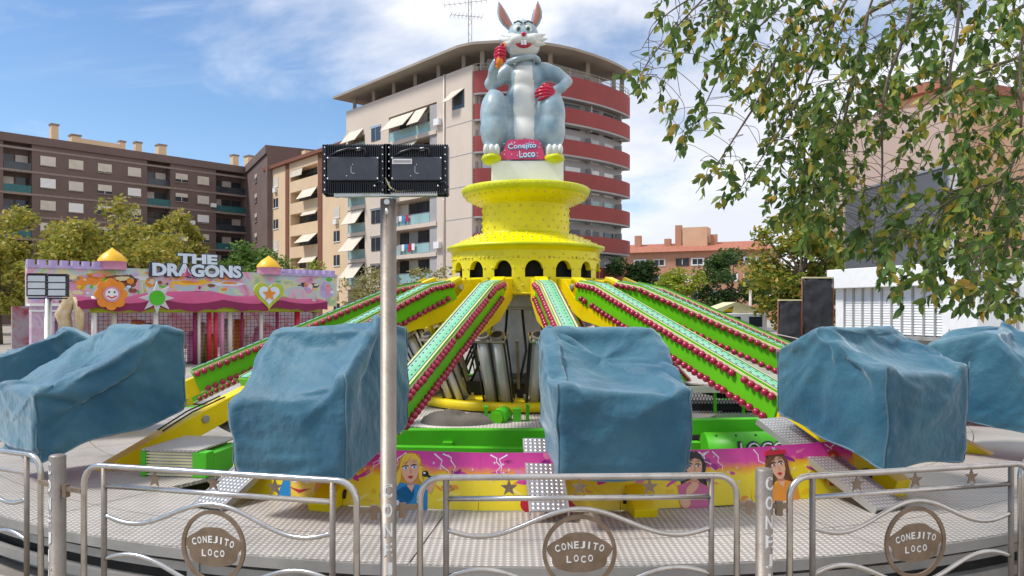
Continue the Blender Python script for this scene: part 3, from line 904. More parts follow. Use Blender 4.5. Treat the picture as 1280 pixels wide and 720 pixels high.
P_stone = mural_mat('painted_stone', [(0.35, (0.50, 0.33, 0.44)), (0.5, (0.58, 0.46, 0.54)), (0.65, (0.44, 0.28, 0.52))], 1.4)
P_net = mural_mat('play_interior', [(0.3, (0.30, 0.05, 0.07)), (0.45, (0.36, 0.22, 0.26)), (0.55, (0.35, 0.33, 0.38)), (0.7, (0.40, 0.16, 0.10))], 0.8)
M_gilt = mat('gilt_paint', (0.50, 0.34, 0.16), 0.45, col2=(0.62, 0.52, 0.36), vscale=4)
def funhouse():
    A, B = at(34, 384, 34), at(421, 384, 45)
    M, L, p0, u = facade_frame(A, B)
    S = lambda px: s_at(p0, u, px)
    t = empty('play_castle', (0, 0, 0), 0, 'painted castle play ride with lilac battlements, maroon canopy and big sign letters', 'fairground ride')
    top = 4.15
    w = MB(); w.span((0, 2.3, -0.4), (L, top, 0), P_mural, M)
    rm_ = random.Random(12)
    def blob(px, z, rx, rz, m_, k=1):
        c_ = S(px); n_ = 26
        w.prism([(c_ + rx * math.cos(6.283 * q / n_) * (1 + .45 * noise.noise((q * .7, px, k))), z + rz * math.sin(6.283 * q / n_) * (1 + .45 * noise.noise((q * .7, z, px)))) for q in range(n_)], 0.0, 0.006 * k, m_, M)
    for px, z, rx, rz, m_ in ((108, 3.5, .7, .22, M_orange), (120, 3.72, .5, .14, M_orange), (134, 3.45, .25, .2, M_green), (152, 3.6, .75, .2, M_rust), (161, 3.5, .35, .3, M_rust), (188, 3.5, .22, .28, M_orange), (200, 3.35, .3, .14, M_green), (236, 3.5, .9, .12, M_domey), (262, 3.62, .6, .1, M_domey), (285, 3.5, 0.9, .12, M_sky_letter), (345, 3.3, .3, .2, M_green), (386, 3.4, .3, .35, M_pinkp), (393, 3.5, .3, .14, M_ink), (380, 3.55, .2, .14, M_ink), (408, 3.2, .4, .5, M_lilac), (70, 3.3, .8, .3, M_pinkp), (58, 3.0, .5, .3, M_lilac), (88, 3.6, .4, .2, M_shut), (175, 3.7, .6, .1, M_sky_letter), (95, 2.9, .5, .2, M_pinkp)):
        blob(px, z, rx, rz, m_, 1); blob(px + 2, z + .04, rx * .5, rz * .5, rm_.choice([M_shut, M_cream, M_pinkp, M_orange]), 2)
    for i_ in range(90): blob(rm_.uniform(38, 419), rm_.uniform(2.5, 4.0), rm_.uniform(.05, .22), rm_.uniform(.03, .12), rm_.choice([M_pinkp, M_lilac, M_sky_letter, M_domey, M_green, M_shut, M_orange, M_rust]), 3)
    w.build('mural_wall', None, t)
    w = MB(); w.span((0, 0, -3.2), (L, 2.3, -3.0), None, M); w.build('inner_wall', P_net, t)
    def merlons(a, c):
        b = MB()
        n = max(3, int((c - a) / 0.42))
        for i in range(n):
            x = a + (c - a) * i / n
            b.span((x, top, -0.3), (x + (c - a) / n * 0.62, top + 0.25, 0.06), None, M)
        b.span((a, top - 0.12, -0.2), (c, top + 0.02, 0.08), None, M)
        b.build('battlements', M_lilac, t)
    merlons(0, S(130)); merlons(S(346), L)

    for px in (142, 338):
        s0 = S(px); d = MB()
        d.lathe([(0.62, top - 0.1), (0.62, top + 0.28), (0.66, top + 0.3)], M_pinkp, 16, Matrix.Translation(M @ Vector((s0, 0, -0.2))))
        d.lathe([(0.66, top + 0.3), (0.62, top + 0.42), (0.42, top + 0.66), (0.14, top + 0.86), (0.0, top + 0.98)], M_domey, 16, Matrix.Translation(M @ Vector((s0, 0, -0.2))))
        d.build('turret', None, t)
    # letters standing on the wall
    for body, pxa, pxb, z0, h in (('THE', 221, 270, 4.48, 0.50), ('DRAGONS', 189, 300, 3.80, 0.66)):
        c = (S(pxa) + S(pxb)) / 2; wd = S(pxb) - S(pxa)
        lt = MB()
        FM = M @ Matrix.Translation((c, z0 + h / 2, 0.08))
        lt.text(body, M_ink, FM, wd * 1.05, h * 1.14, 0.05, 0.075)
        lt.text(body, M_sky_letter, M @ Matrix.Translation((c, z0 + h / 2, 0.145)), wd, h, 0.03, 0.05)
        lt.build('lettering', None, t)
    # painted tower with an arch at the left end
    tw = MB()
    a, c = S(36), S(92)
    for x0, x1, z0, z1 in ((a, a + 0.9, 0, 1.9), (c - 0.75, c, 0, 1.9), (a, c, 1.9, 2.3)):
        tw.span((x0, z0, 0.05), (x1, z1, 0.5), None, M)
    ar = [(a + 0.9, 1.9)] + [(a + 0.9 + (c - a - 1.65) * i / 12, 1.5 + 0.4 * math.sin(math.pi * i / 12)) for i in range(13)] + [(c - 0.75, 1.9)]
    tw.prism(ar, 0.06, 0.49, None, M)
    tw.build('entrance_arch', P_stone, t)
    vd = MB(); vd.span((a + 0.85, 0, -0.3), (c - 0.7, 1.9, -0.2), None, M); vd.build('dark_entrance', M_dark, t)
    cor = MB(); cor.span((a - 0.1, 2.3, 0.03), (c + 0.1, 2.42, 0.62), None, M); cor.span((a - 0.1, 2.05, 0.505), (c + 0.1, 2.12, 0.6), None, M); cor.build('cornice', M_white, t)
    # front: yellow green rail, posts, netting, canopy
    FA, FB = at(112, 384, 27.5), at(398, 384, 33)
    FM, FL, f0, fu = facade_frame(FA, FB)
    S2 = lambda px: s_at(f0, fu, px)
    r = MB(); r.tube([FM @ Vector((0, 2.17, 0)), FM @ Vector((FL, 2.17, 0))], 0.13, None, 10); r.build('front_rail', M_ygreen, t)
    cp = MB()
    n, k = 28, 6
    vs, fs = [], []
    for i in range(n + 1):
        for j in range(k + 1):
            x = FL * (-0.05 + 1.08 * i / n)
            pk = 0.42 * math.exp(-((x - FL * 0.42) / 1.9) ** 2) + 0.18 * math.exp(-((x - FL * 0.8) / 1.2) ** 2)
            sag = 0.16 * abs(math.sin(x * 1.35))
            vs.append(FM @ Vector((x, 2.55 - sag * (1 if j == 0 else 0.6) + (pk + 0.14) * math.sin(math.pi * j / k) * 0.8, 0.35 - 3.2 * j / k)))
    for i in range(n):
        for j in range(k):
            q = i * (k + 1) + j
            fs.append((q, q + k + 1, q + k + 2, q + 1))
    cp.add(vs, fs, None, None, True)
    vv, ff = [], []
    for i in range(n + 1):
        p = vs[i * (k + 1)]
        vv += [p, p - Vector((0, 0, 0.3 + 0.06 * math.sin(i * 2.3)))]
    for i in range(n): ff.append((2 * i, 2 * i + 1, 2 * i + 3, 2 * i + 2))
    cp.add(vv, ff)
    cp.build('canopy', M_maroon, t)
    fin = MB(); q = FM @ Vector((FL * 0.42, 3.5, -1.2)); fin.lathe([(0.22, 0.0), (0.05, 0.2), (0.0, 0.42)], None, 8, Matrix.Translation(q)); fin.build('canopy_tip', M_maroon, t)
    for px, m_, rr in ((118, M_white, 0.09), (143, M_shut, 0.10), (195, M_white, 0.10), (244, M_maroon, 0.08), (249, M_shut, 0.07), (262, M_redp, 0.085), (270, M_redp, 0.085), (278, M_pinkp, 0.085), (288, M_shut, 0.09), (303, M_maroon, 0.06), (327, M_shut, 0.08), (347, M_maroon, 0.07), (372, M_redp, 0.12), (394, M_brown_band, 0.09)):
        ps = MB(); s0 = S2(px); ps.tube([FM @ Vector((s0, 0, -0.05)), FM @ Vector((s0, 2.65 if px in (278, 118, 394) else 2.1, -0.05))], rr, None, 10)
        ps.build('post', m_, t)
    nt = MB()
    for i in range(int(FL / 0.16)):
        x = i * 0.16; nt.tube([FM @ Vector((x, 0.1, -0.2)), FM @ Vector((x, 2.05, -0.2))], 0.010, None, 3, cap=False)
    for i in range(14):
        nt.tube([FM @ Vector((0, 0.1 + i * 0.15, -0.2)), FM @ Vector((FL, 0.1 + i * 0.15, -0.2))], 0.010, None, 3, cap=False)
    nt.build('netting', M_maroon, t)
    ob = MB()
    rnd = random.Random(3)
    for i in range(14):
        x = FL * (0.06 + 0.9 * rnd.random()); hh = 0.7 + 1.1 * rnd.random()
        ob.tube([FM @ Vector((x, 0, -0.9 - rnd.random())), FM @ Vector((x + 0.1, hh, -0.9 - rnd.random()))], 0.14 + 0.15 * rnd.random(), rnd.choice([M_redp, M_orange, M_ygreen, M_pinkp, M_bluep, M_shut]), 10)
    ob.build('play_equipment', None, t)
    # flower, star and heart signs on the rail
    s0 = S2(136); f = MB()
    for i in range(8):
        a = i * math.pi / 4; f.prism([(0.36 * math.cos(a) + 0.19 * math.cos(b_), 0.40 * math.sin(a) + 0.19 * math.sin(b_)) for b_ in [2 * math.pi * q / 12 for q in range(12)]], 0.01 * i, 0.12 + 0.01 * i, M_orange, FM @ Matrix.Translation((s0, 2.72, 0.3)))
    f.prism(disc(0.28), 0.0, 0.21, M_pinkp, FM @ Matrix.Translation((s0, 2.72, 0.3)))
    f.prism(disc(0.21), 0.0, 0.225, M_white, FM @ Matrix.Translation((s0, 2.72, 0.3)))
    f.tube([FM @ Vector((s0 - 0.15, 2.66, 0.54)), FM @ Vector((s0, 2.58, 0.54)), FM @ Vector((s0 + 0.15, 2.66, 0.54))], 0.025, M_redp, 5)
    for dx in (-0.09, 0.09): f.ball(FM @ Vector((s0 + dx, 2.8, 0.53)), 0.035, M_ink)
    f.build('flower_sign', None, t)
    s0 = S2(193); f = MB()
    f.prism(star_poly(8, 0.62, 0.30), 0, 0.1, M_grey_lt, FM @ Matrix.Translation((s0, 2.6, 0.3)))
    f.prism(disc(0.28), 0, 0.13, M_green, FM @ Matrix.Translation((s0, 2.6, 0.3)))
    f.build('star_sign', None, t)
    s0 = S2(332); f = MB(); HM = FM @ Matrix.Translation((s0, 2.78, 0.3))
    f.prism(heart_poly(0.66), 0, 0.10, M_ygreen, HM); f.prism(heart_poly(0.46), 0, 0.12, M_sky_letter, HM)
    f.prism(star_poly(5, 0.3, 0.14), 0, 0.14, M_orange, HM)
    f.build('heart_sign', None, t)
    # carved figure-like gilded column at the left of the rail
    c0 = FM @ Vector((-0.6, 0, 0.1)); g = MB()
    g.tube([c0, c0 + Vector((-0.05, 0, 1.3))], 0.2, P_stone, 10)
    g.tube([c0 + Vector((-0.1, 0, 1.3)), c0 + Vector((-0.3, 0, 2.0)), c0 + Vector((-0.05, 0, 2.5)), c0 + Vector((-0.3, 0, 3.1))], [0.18, 0.26, 0.22, 0.08], M_gilt, 10)
    g.tube([c0 + Vector((0.25, 0, 1.3)), c0 + Vector((0.3, 0, 2.0)), c0 + Vector((0.1, 0, 2.6))], [0.14, 0.17, 0.06], M_gilt, 10)
    g.build('carved_column', None, t)
funhouse()

# small blue ticket kiosk behind the castle's left end, with a white low barrier
k = empty('kiosk', at(42, 384, 37) * 1.0 - Vector((0, 0, EYE)), 0, 'small blue kiosk with dark lettering at the left end of the castle ride', 'kiosk')
b = MB(); b.span((-0.85, 0, 0), (0.7, 2.0, 2.15)); b.build('body', M_bluep, k)
b = MB(); b.span((-0.95, -0.15, 2.15), (0.8, 2.1, 2.25)); b.build('roof', M_redp, k)
b = MB(); b.text('TAQUILLA', M_ink, frame((-0.05, -0.012, 1.75), (1, 0, 0), (0, 0, 1)), 1.3, 0.26, 0.02, 0.01); b.build('lettering', None, k)
b = MB(); b.span((-0.6, -0.02, 0.85), (0.5, 0.0, 1.35)); b.span((-0.7, -0.2, 0.78), (0.6, 0, 0.85), M_white); b.build('counter_window', M_dark, k)
# ------------------------------------------------------------------ white shuttered stall, grey hoarding, wrapped boards on the right
def stall():
    A, B = at(1046, 384, 36), at(1216, 384, 29)
    M, L, p0, u = facade_frame(A, B)
    t = empty('fairground_stall', (0, 0, 0), 0, 'white fairground stall with closed roller shutters under the grey hoarding', 'stall')
    S = lambda px: s_at(p0, u, px)
    b = MB(); b.span((0, 0, -3), (L, 1.05, -0.05), None, M); b.build('base', M_alu_dull, t)
    b = MB(); b.span((0, 1.05, -3), (L, 3.45, -0.1), None, M); b.build('body', M_white, t)
    b = MB(); b.span((-0.1, 3.12, -3), (L + 0.1, 4.0, 0.5), None, M); b.build('fascia', M_white, t, bevel=0.03)
    b = MB(); b.span((0.0, 0.9, -0.1), (L, 1.04, 0.35), None, M); b.build('counter', M_alu_dull, t)
    xa, xb = 0.55, S(1200)
    for x in (0.02, S(1202)):
        p = MB(); p.span((x, 1.05, -0.098), (x + 0.5, 3.12, 0.08), None, M); p.build('pillar', M_white, t)
    n = 11
    for i in range(n):
        x0, x1 = xa + (xb - xa) * i / n, xa + (xb - xa) * (i + 1) / n
        s = MB()
        for j in range(18):
            z = 1.1 + j * 0.112
            s.add([M @ Vector(v) for v in ((x0 + 0.05, z, 0.03), (x1 - 0.05, z, 0.03), (x1 - 0.05, z + 0.112, -0.02), (x0 + 0.05, z + 0.112, -0.02), (x1 - 0.05, z + 0.112, 0.03), (x0 + 0.05, z + 0.112, 0.03))], [(0, 1, 2, 3), (3, 2, 4, 5)], M_white)
        s.span((x1 - 0.045, 1.06, -0.05), (x1 + 0.045, 3.12, 0.06), M_alu_dull, M)
        s.build('roller_shutter', None, t)
stall()
hd = MB()
M, L, p0, u = facade_frame(at(1058, 384, 39.5), at(1186, 384, 31.5))
h = empty('hoarding', (0, 0, 0), 0, 'large plain dark grey hoarding standing behind and above the white stall', 'hoarding')
M_hoard = mat('grey_panel', (0.10, 0.105, 0.115), 0.55, var=0.06, vscale=0.4)
hd.span((0, 0, -0.25), (L, 8.1, 0), None, M); hd.build('panel', M_hoard, h)
hf = MB()
for x in (-0.12, L): hf.span((x, 0, -0.35), (x + 0.12, 8.15, 0.05), None, M)
hf.span((-0.12, 8.1, -0.35), (L + 0.12, 8.2, 0.05), None, M); hf.build('edge_frame', M_alu, h)

# white trailer and railing at the right edge
t = empty('trailer', at(1262, 384, 25) - Vector((0, 0, EYE)), R(-4), 'white panel trailer at the right edge of the photo under the hanging leaves', 'trailer')
b = MB(); b.span((-1.05, 0, 0.5), (4.5, 2.3, 3.1)); b.build('body', M_white, t, bevel=0.04)
b = MB(); b.span((-1.0, -0.012, 0.6), (0.2, 0.0, 2.95), M_white); b.span((0.3, -0.012, 0.6), (1.5, 0, 2.95), M_white); b.build('panel', None, t)
b = MB()
for x in (0.25, 1.55): b.span((x - 0.03, -0.03, 0.55), (x + 0.03, -0.013, 3.0))
b.tube([(0.1, -0.02, 1.6), (0.1, -0.08, 1.65), (0.1, -0.08, 1.8), (0.1, -0.02, 1.85)], 0.02); b.build('trim', M_alu_dull, t)
for x in (0.5, 3.2):
    w = MB(); w.tube([(x, 0.1, 0.42), (x, 0.35, 0.42)], 0.42, M_black, 18); w.tube([(x, 0.09, 0.42), (x, 0.34, 0.42)], 0.22, M_alu, 12); w.build('wheel', None, t)
t = empty('railing', at(1232, 384, 26.5) - Vector((0, 0, EYE)), R(-10), 'grey vertical bar railing between the white stall and the trailer', 'railing')
b = MB()
for i in range(9): b.tube([(-0.5 + i * 0.125, 0, 0), (-0.5 + i * 0.125, 0, 3.0)], 0.022, None, 6)
b.build('bars', M_alu_dull, t)
b = MB()
for z in (1.5, 2.98): b.span((-0.55, -0.03, z), (0.55, 0.03, z + 0.07))
b.build('cross_rail', M_alu_dull, t)

# boards wrapped in black sheet
M_sheet = mat('black_sheet', (0.022, 0.024, 0.028), 0.42, var=0.35, vscale=4, bump=0.6, bscale=5, spec=0.5)
def wrapped(px0, px1, top, d, label):
    P, Q = at(px0, 384, d), at(px1, 384, d)
    zt = EYE + (384 - top) / F * d
    t = empty('wrapped_board', ((P.x + Q.x) / 2, d, 0), 0, label, 'board', 'boards wrapped in black sheet')
    w = Q.x - P.x
    nx, nz = 14, 22
    vs, fs = [], []
    for side in (0, 1):
        for j in range(nz + 1):
            for i in range(nx + 1):
                x, z = -w / 2 + w * i / nx, zt * j / nz
                e = min(i, nx - i) / 3.0
                y = (0.05 + 0.06 * min(1, e) + 0.09 * noise.noise((x * 3 + px0, z * 2.2, side * 5)) + 0.04 * noise.noise((x * 7, z * 5 + px0, 3))) * (-1 if side == 0 else 1)
                vs.append((x + 0.03 * noise.noise((z * 4, px0, i)), y, z))
    q = (nx + 1) * (nz + 1)
    for side in (0, 1):
        for j in range(nz):
            for i in range(nx):
                a = side * q + j * (nx + 1) + i
                f = (a, a + 1, a + nx + 2, a + nx + 1)
                fs.append(f if side == 0 else f[::-1])
    for j in range(nz):
        for i in (0, nx):
            a, b = j * (nx + 1) + i, (j + 1) * (nx + 1) + i
            fs.append((a, b, b + q, a + q))
    for i in range(nx):
        a = nz * (nx + 1) + i
        fs.append((a, a + 1, a + 1 + q, a + q))
    b = MB(); b.add(vs, fs, None, None, True); b.build('sheet', M_sheet, t)
    fr = MB(); fr.span((-w / 2 - 0.02, -0.14, zt), (w / 2 + 0.02, 0.14, zt + 0.06)); fr.build('top_edge', M_cream, t)
    for x in (-w / 2 - 0.05, w / 2 + 0.05):
        s = MB(); s.tube([(x, 0, 0), (x, 0, zt)], 0.035, None, 6); s.build('side_pole', M_rust, t)
wrapped(974, 1000, 376, 33, 'shorter board wrapped in wrinkled black sheet, left of the taller one')
wrapped(1004, 1040, 348, 33.5, 'taller board wrapped in wrinkled black sheet beside the white stall')
b = MB(); b.tube([at(972, 418, 31), at(1000, 424, 31), at(1030, 424, 31), at(1062, 420, 31)], 0.02, None, 5)
r_ = b.build('rope', M_shut); tag(r_, 'pale rope slung across the front of the black wrapped boards', 'rope')

# things beyond the ride on the right
t = empty('lorry', at(905, 384, 44) - Vector((0, 0, EYE)), R(6), 'white lorry with a yellow overhead beam, far behind the right-hand arms', 'lorry')
b = MB(); b.span((-1.0, 0, 0.6), (2.6, 2.3, 1.9)); b.build('body', M_white, t, bevel=0.05)
b = MB(); b.span((0.2, -0.012, 1.1), (1.0, 0.0, 1.7)); b.span((1.5, -0.012, 1.1), (2.3, 0.0, 1.7)); b.build('window', M_glass, t)
b = MB(); b.prism([(-1.1, 1.9), (-0.2, 1.9), (0.7, 2.35), (0.6, 1.9), (2.7, 2.0), (2.7, 2.05), (0.8, 2.55)], 0.0, 2.0, None, frame((0, 2.2, 0), (1, 0, 0), (0, 0, 1))); b.build('tipped_roof', M_cream, t)
b = MB(); b.bar((-0.5, 0.5, 2.0), (2.9, 0.5, 2.25), 0.2, 0.16); b.span((2.35, 0.4, 0), (2.6, 0.6, 2.05)); b.build('beam', M_yellow, t)
for x in (-0.4, 1.9):
    w = MB(); w.tube([(x, -0.02, 0.45), (x, 0.3, 0.45)], 0.45, M_black, 16); w.build('wheel', None, t)
t = empty('lamp_post', at(938, 384, 52) - Vector((0, 0, EYE)), 0, 'thin pale lamp post in front of the dark trees on the right', 'lamp post')
b = MB(); b.tube([(0, 0, 0), (0, 0, 3.7)], [0.13, 0.09]); b.build('pole', M_shut, t)
b = MB(); b.span((-0.35, -0.2, 3.7), (0.35, 0.2, 3.95)); b.span((-0.12, -0.12, 3.95), (0.12, 0.12, 4.15)); b.build('lamp_head', M_grey_wall, t)
# ------------------------------------------------------------------ the ride
CX, CY, DECK = 0.254, 14.1, 0.475
def rd(th): return Vector((math.sin(R(th)), -math.cos(R(th)), 0))
def tg(th): return Vector((math.cos(R(th)), math.sin(R(th)), 0))
ride = empty('fairground_ride', (CX, CY, 0), 0, 'yellow and green arm ride with rows of red bulbs around a studded yellow tower', 'fairground ride')

# tower: neck, flared rim, lip
tw = MB()
tw.lathe([(1.09, 4.40), (1.16, 4.43), (1.185, 4.41), (1.18, 4.36), (1.165, 4.30), (1.13, 4.285)], M_tower_rim, 64)
tw.lathe([(1.13, 4.285), (1.08, 4.22), (0.98, 4.17)], M_tower, 64)
tw.lathe([(0.98, 4.17), (0.88, 4.135), (0.81, 4.11)], M_tower, 64)
tw.lathe([(0.81, 4.11), (0.80, 4.08), (0.80, 3.60)], M_tower, 64)
tw.lathe([(0.80, 3.60), (0.815, 3.575), (0.84, 3.565)], M_tower_rim, 64)
tw.lathe([(0.0, 4.42), (1.09, 4.40)], M_tower_rim, 48)
tw.lathe([(0.84, 3.565), (0.92, 3.56), (1.00, 3.53)], M_tower, 64)
tw.lathe([(1.00, 3.53), (1.15, 3.47), (1.28, 3.40), (1.38, 3.36)], M_tower, 64)
tw.lathe([(1.38, 3.36), (1.455, 3.345), (1.46, 3.30), (1.42, 3.28)], M_tower_rim, 64)
tw.lathe([(1.42, 3.28), (1.36, 3.22)], M_tower, 64)
def studs(r, z, n, off=0.0, s=0.026):
    for i in range(n):
        a = 2 * math.pi * (i + off) / n
        tw.ball((r * math.cos(a), r * math.sin(a), z), s, M_stud, 6, 4)
for j in range(4): studs(0.802, 3.68 + j * 0.115, 24, 0.5 * (j % 2), 0.022)
studs(0.93, 3.558, 36, 0, 0.02); studs(1.06, 3.507, 42, 0.5, 0.02); studs(1.19, 3.452, 46, 0, 0.02); studs(1.31, 3.388, 52, 0.5, 0.02)
studs(1.10, 4.24, 44, 0, 0.018); studs(0.93, 4.15, 40, 0.5, 0.016); studs(1.18, 4.38, 64, 0, 0.014)
tw.build('tower', None, ride)

rg = MB()
NA, R0, Z0, Z1 = 16, 1.36, 2.50, 3.24
STEP = 360 / NA
TH0 = 5.0
for i in range(NA):
    th = TH0 + i * STEP
    m_ = 24
    cols = []
    for j in range(m_ + 1):
        o = (j / m_ - 0.5) * STEP
        x = R(o) * R0
        hw = 0.145
        ztop = 2.90 + math.sqrt(max(0, hw * hw - x * x)) if abs(x) < hw else None
        cols.append((th + o, ztop, x))
    for j in range(m_):
        (a, za, xa), (b, zb, xb) = cols[j], cols[j + 1]
        pa, pb = rd(a) * R0, rd(b) * R0
        qa, qb = rd(a) * (R0 - 0.10), rd(b) * (R0 - 0.10)
        def V(p, z): return (p.x, p.y, z)
        if za is None and zb is None:
            rg.add([V(pa, Z0), V(pb, Z0), V(pb, Z1), V(pa, Z1)], [(0, 1, 2, 3)], M_tower, None, True)
        else:
            ta, tb = za or 2.9, zb or 2.9
            rg.add([V(pa, ta), V(pb, tb), V(pb, Z1), V(pa, Z1)], [(0, 1, 2, 3)], M_tower, None, True)
            rg.add([V(pa, Z0), V(pb, Z0), V(pb, 2.76), V(pa, 2.76)], [(0, 1, 2, 3)], M_tower, None, True)
            rg.add([V(pa, ta), V(pb, tb), V(qb, tb), V(qa, ta)], [(0, 1, 2, 3)], M_tower)
            rg.add([V(pa, 2.76), V(pb, 2.76), V(qb, 2.76), V(qa, 2.76)], [(3, 2, 1, 0)], M_tower)
    for o, z in ((-0.34, 3.1), (-0.17, 3.1), (0.17, 3.1), (0.34, 3.1), (-0.5, 3.1), (0.5, 3.1), (0, 3.16), (-0.36, 2.92), (0.36, 2.92), (0.5, 2.75), (-0.5, 2.75), (0.36, 2.62), (-0.36, 2.62), (0.5, 2.55)):
        q = rd(th + o * STEP) * (R0 + 0.004)
        rg.ball((q.x, q.y, z), 0.021, M_stud, 6, 4)
rg.lathe([(1.36, 2.50), (1.40, 2.48), (1.36, 2.46), (0.6, 2.46)], M_tower, 64)
rg.build('arched_ring', None, ride)
dk = MB(); dk.lathe([(1.22, 2.50), (1.22, 3.24)], None, 48); dk.build('arch_shade', M_dark, ride)  # near-black cylinder stands in for the shade inside the arches
dr = MB()
dr.lathe([(0.60, 0.62), (0.60, 2.46)], M_alu_dull, 48)
for z in (1.0, 2.2): dr.lathe([(0.60, z), (0.625, z + 0.01), (0.625, z + 0.05), (0.60, z + 0.06)], M_alu_dull, 48)
dr.build('column', None, ride)
br = MB(); br.lathe([(1.15, 0.72), (2.02, 0.72), (2.05, 0.69), (2.05, 0.58), (1.9, 0.57), (1.1, 0.57)], None, 64); br.build('base_ring', M_yellow, ride)
bq = MB(); bq.lathe([(1.8, 0.30), (1.95, 0.32), (1.95, 0.575), (1.0, 0.578)], None, 48); bq.build('turntable', M_black, ride)
pd = MB(); pd.span((-0.62, -0.62, 4.40), (0.66, 0.62, 4.85)); pd.build('pedestal', M_white, ride, bevel=0.015)

# arms
SL = {}
ARM_TH = {}
names = ['D', 'E', 'F', 'G', 'H', 'I', 'J', 'K', 'L', 'M', 'N', 'O', 'P', 'A', 'B', 'C']
ths = [6.5, 26.0, 48.5, 71, 93.5, 116, 138, 160, 182, 204, 226, 248, 272, -62.0, -39.5, -14.5]
slopes = [0.36, 0.343, 0.40, 0.45, 0.52, 0.58, 0.6, 0.6, 0.6, 0.6, 0.6, 0.58, 0.48, 0.405, 0.39, 0.36]
for n_, a, s in zip(names, ths, slopes): ARM_TH[n_] = a; SL[n_] = s
BL = 4.0                                   # length of the decorated box
def arm_proto(BL):
    b = MB()                                # yellow structural beam: this mesh is the arm itself
    side = [(-0.45, -0.38), (4.1, -0.36), (5.0, -0.37), (5.86, -0.42), (5.86, -0.17), (5.0, -0.12), (4.1, -0.10), (-0.45, -0.10)]
    XZ = frame((0, 0, 0), (1, 0, 0), (0, 0, 1))
    b.prism(side, -0.10, 0.10, M_yellow, XZ)
    b.prism([(-0.62, -0.22), (-0.70, -0.58), (0.1, -0.66), (1.75, -0.365), (0.4, -0.365), (-0.2, -0.40)], -0.11, 0.11, M_yellow, XZ)
    b.tube([(5.55, -0.13, -0.27), (5.55, 0.13, -0.27)], 0.06, M_black, 10)
    b.tube([(4.4, -0.12, -0.2), (4.4, 0.12, -0.2)], 0.05, M_alu_dull, 10)
    for y in (-0.06, 0.06): b.tube([(4.05, y, -0.08), (4.5, y, -0.06), (4.9, y, -0.10)], 0.012, M_black, 5)
    arm = b.build('arm', None, ride, bevel=0.008)
    g = MB()
    poly = [(-0.2, -0.10), (-0.2, -0.40), (0.1, -0.40), (0.6, -0.36), (BL, -0.36), (BL, 0.0), (0.3, 0.0), (0.15, -0.015)]
    HW = 0.12
    g.prism(poly, -HW, HW, M_lime, XZ)
    for y in (-1, 1):                       # cream edging along the upper and lower corners
        g.bar((0.28, y * (HW + .004), -0.02), (BL, y * (HW + .004), -0.02), 0.010, 0.034, M_cream)
        g.bar((-0.2, y * (HW + .004), -0.115), (0.28, y * (HW + .004), -0.022), 0.010, 0.034, M_cream)
        g.bar((0.6, y * (HW + .004), -0.346), (BL, y * (HW + .004), -0.346), 0.010, 0.024, M_cream)
    g.build('side_panel', None, arm, bevel=0.006)
    s = MB()
    for (x0, z0, x1, z1) in ((0.28, 0.012, BL - 0.02, 0.012), (-0.18, -0.085, 0.28, 0.010)):
        s.bar((x0, 0.042, z0), (x1, 0.042, z1), 0.083, 0.02, M_mint)
        s.bar((x0, -0.042, z0 - 0.001), (x1, -0.042, z1 - 0.001), 0.083, 0.02, M_mint2)
        for y in (-1, 1):
            s.bar((x0, y * 0.104, z0), (x1, y * 0.104, z1), 0.028, 0.022, M_cream)
            s.bar((x0, y * 0.087, z0 + 0.004), (x1, y * 0.087, z1 + 0.004), 0.006, 0.024, M_ink)
            s.bar((x0, y * 0.1195, z0), (x1, y * 0.1195, z1), 0.006, 0.026, M_lime)
    k = int((BL - 0.4) / 0.125)
    for i in range(k):
        for y in (-0.045, 0.045):
            s.box((0.36 + i * 0.125, y, 0.0235), (0.030, 0.014, 0.004), M_ink)
    s.build('light_strip', None, arm)
    return arm
def arm_matrix(n_):
    th, s = ARM_TH[n_], SL[n_]
    d = rd(th)
    p = d * 2.3
    Mx = Matrix.Translation((p.x, p.y, 2.69)) @ Matrix.Rotation(R(th - 90), 4, 'Z') @ Matrix.Rotation(math.atan(s), 4, 'Y')
    return Mx
ARM_BL = {n_: (3.72 if n_ in 'AB' else 4.3) for n_ in names}
protos = {}
for n_ in names:
    bl = ARM_BL[n_]
    if bl not in protos: protos[bl] = o = arm_proto(bl)
    else: o = copy_tree(protos[bl], ride)
    o.matrix_local = arm_matrix(n_)

# hinge brackets and air cylinders, one of each per arm
h = MB()
h.prism([(1.33, 2.40), (2.05, 2.40), (2.12, 2.60), (1.9, 2.70), (1.33, 2.735)], -0.10, 0.10, M_yellow, frame((0, 0, 0), (1, 0, 0), (0, 0, 1)))
h.tube([(1.86, -0.13, 2.58), (1.86, 0.13, 2.58)], 0.05, M_alu_dull, 10)
hb = h.build('hinge_bracket', None, ride, bevel=0.01)
c = MB()
p0, p1 = Vector((1.78, 0, 0.66)), Vector((2.36, 0, 1.76))
ax = (p1 - p0).normalized()
for y in (-0.115, 0.115):
    yo = Vector((0, y, 0))
    c.tube([p0 + yo, p1 + yo], 0.108, M_cyl, 16)
    c.tube([p1 + yo - ax * 0.02, p1 + yo + ax * 0.08], 0.118, M_steel_d, 14)
    c.tube([p1 + yo + ax * 0.07, p1 + yo + ax * 0.085], 0.09, M_black, 12)
for y in (-0.235, 0.0, 0.235):
    for dx in (-0.09, 0.1):
        yo = Vector((dx * 0.8, y, -dx * 0.45))
        c.tube([p0 + yo, p1 + yo + ax * 0.06], 0.016, M_black, 6)
nrm = Vector((ax.z, 0, -ax.x))
for q, hh in ((p0 - ax * 0.03, 0.05), (p1 + ax * 0.02, 0.035)):
    c.bar(q - ax * hh / 2, q + ax * hh / 2, 0.53, 0.26, M_steel, up=nrm)
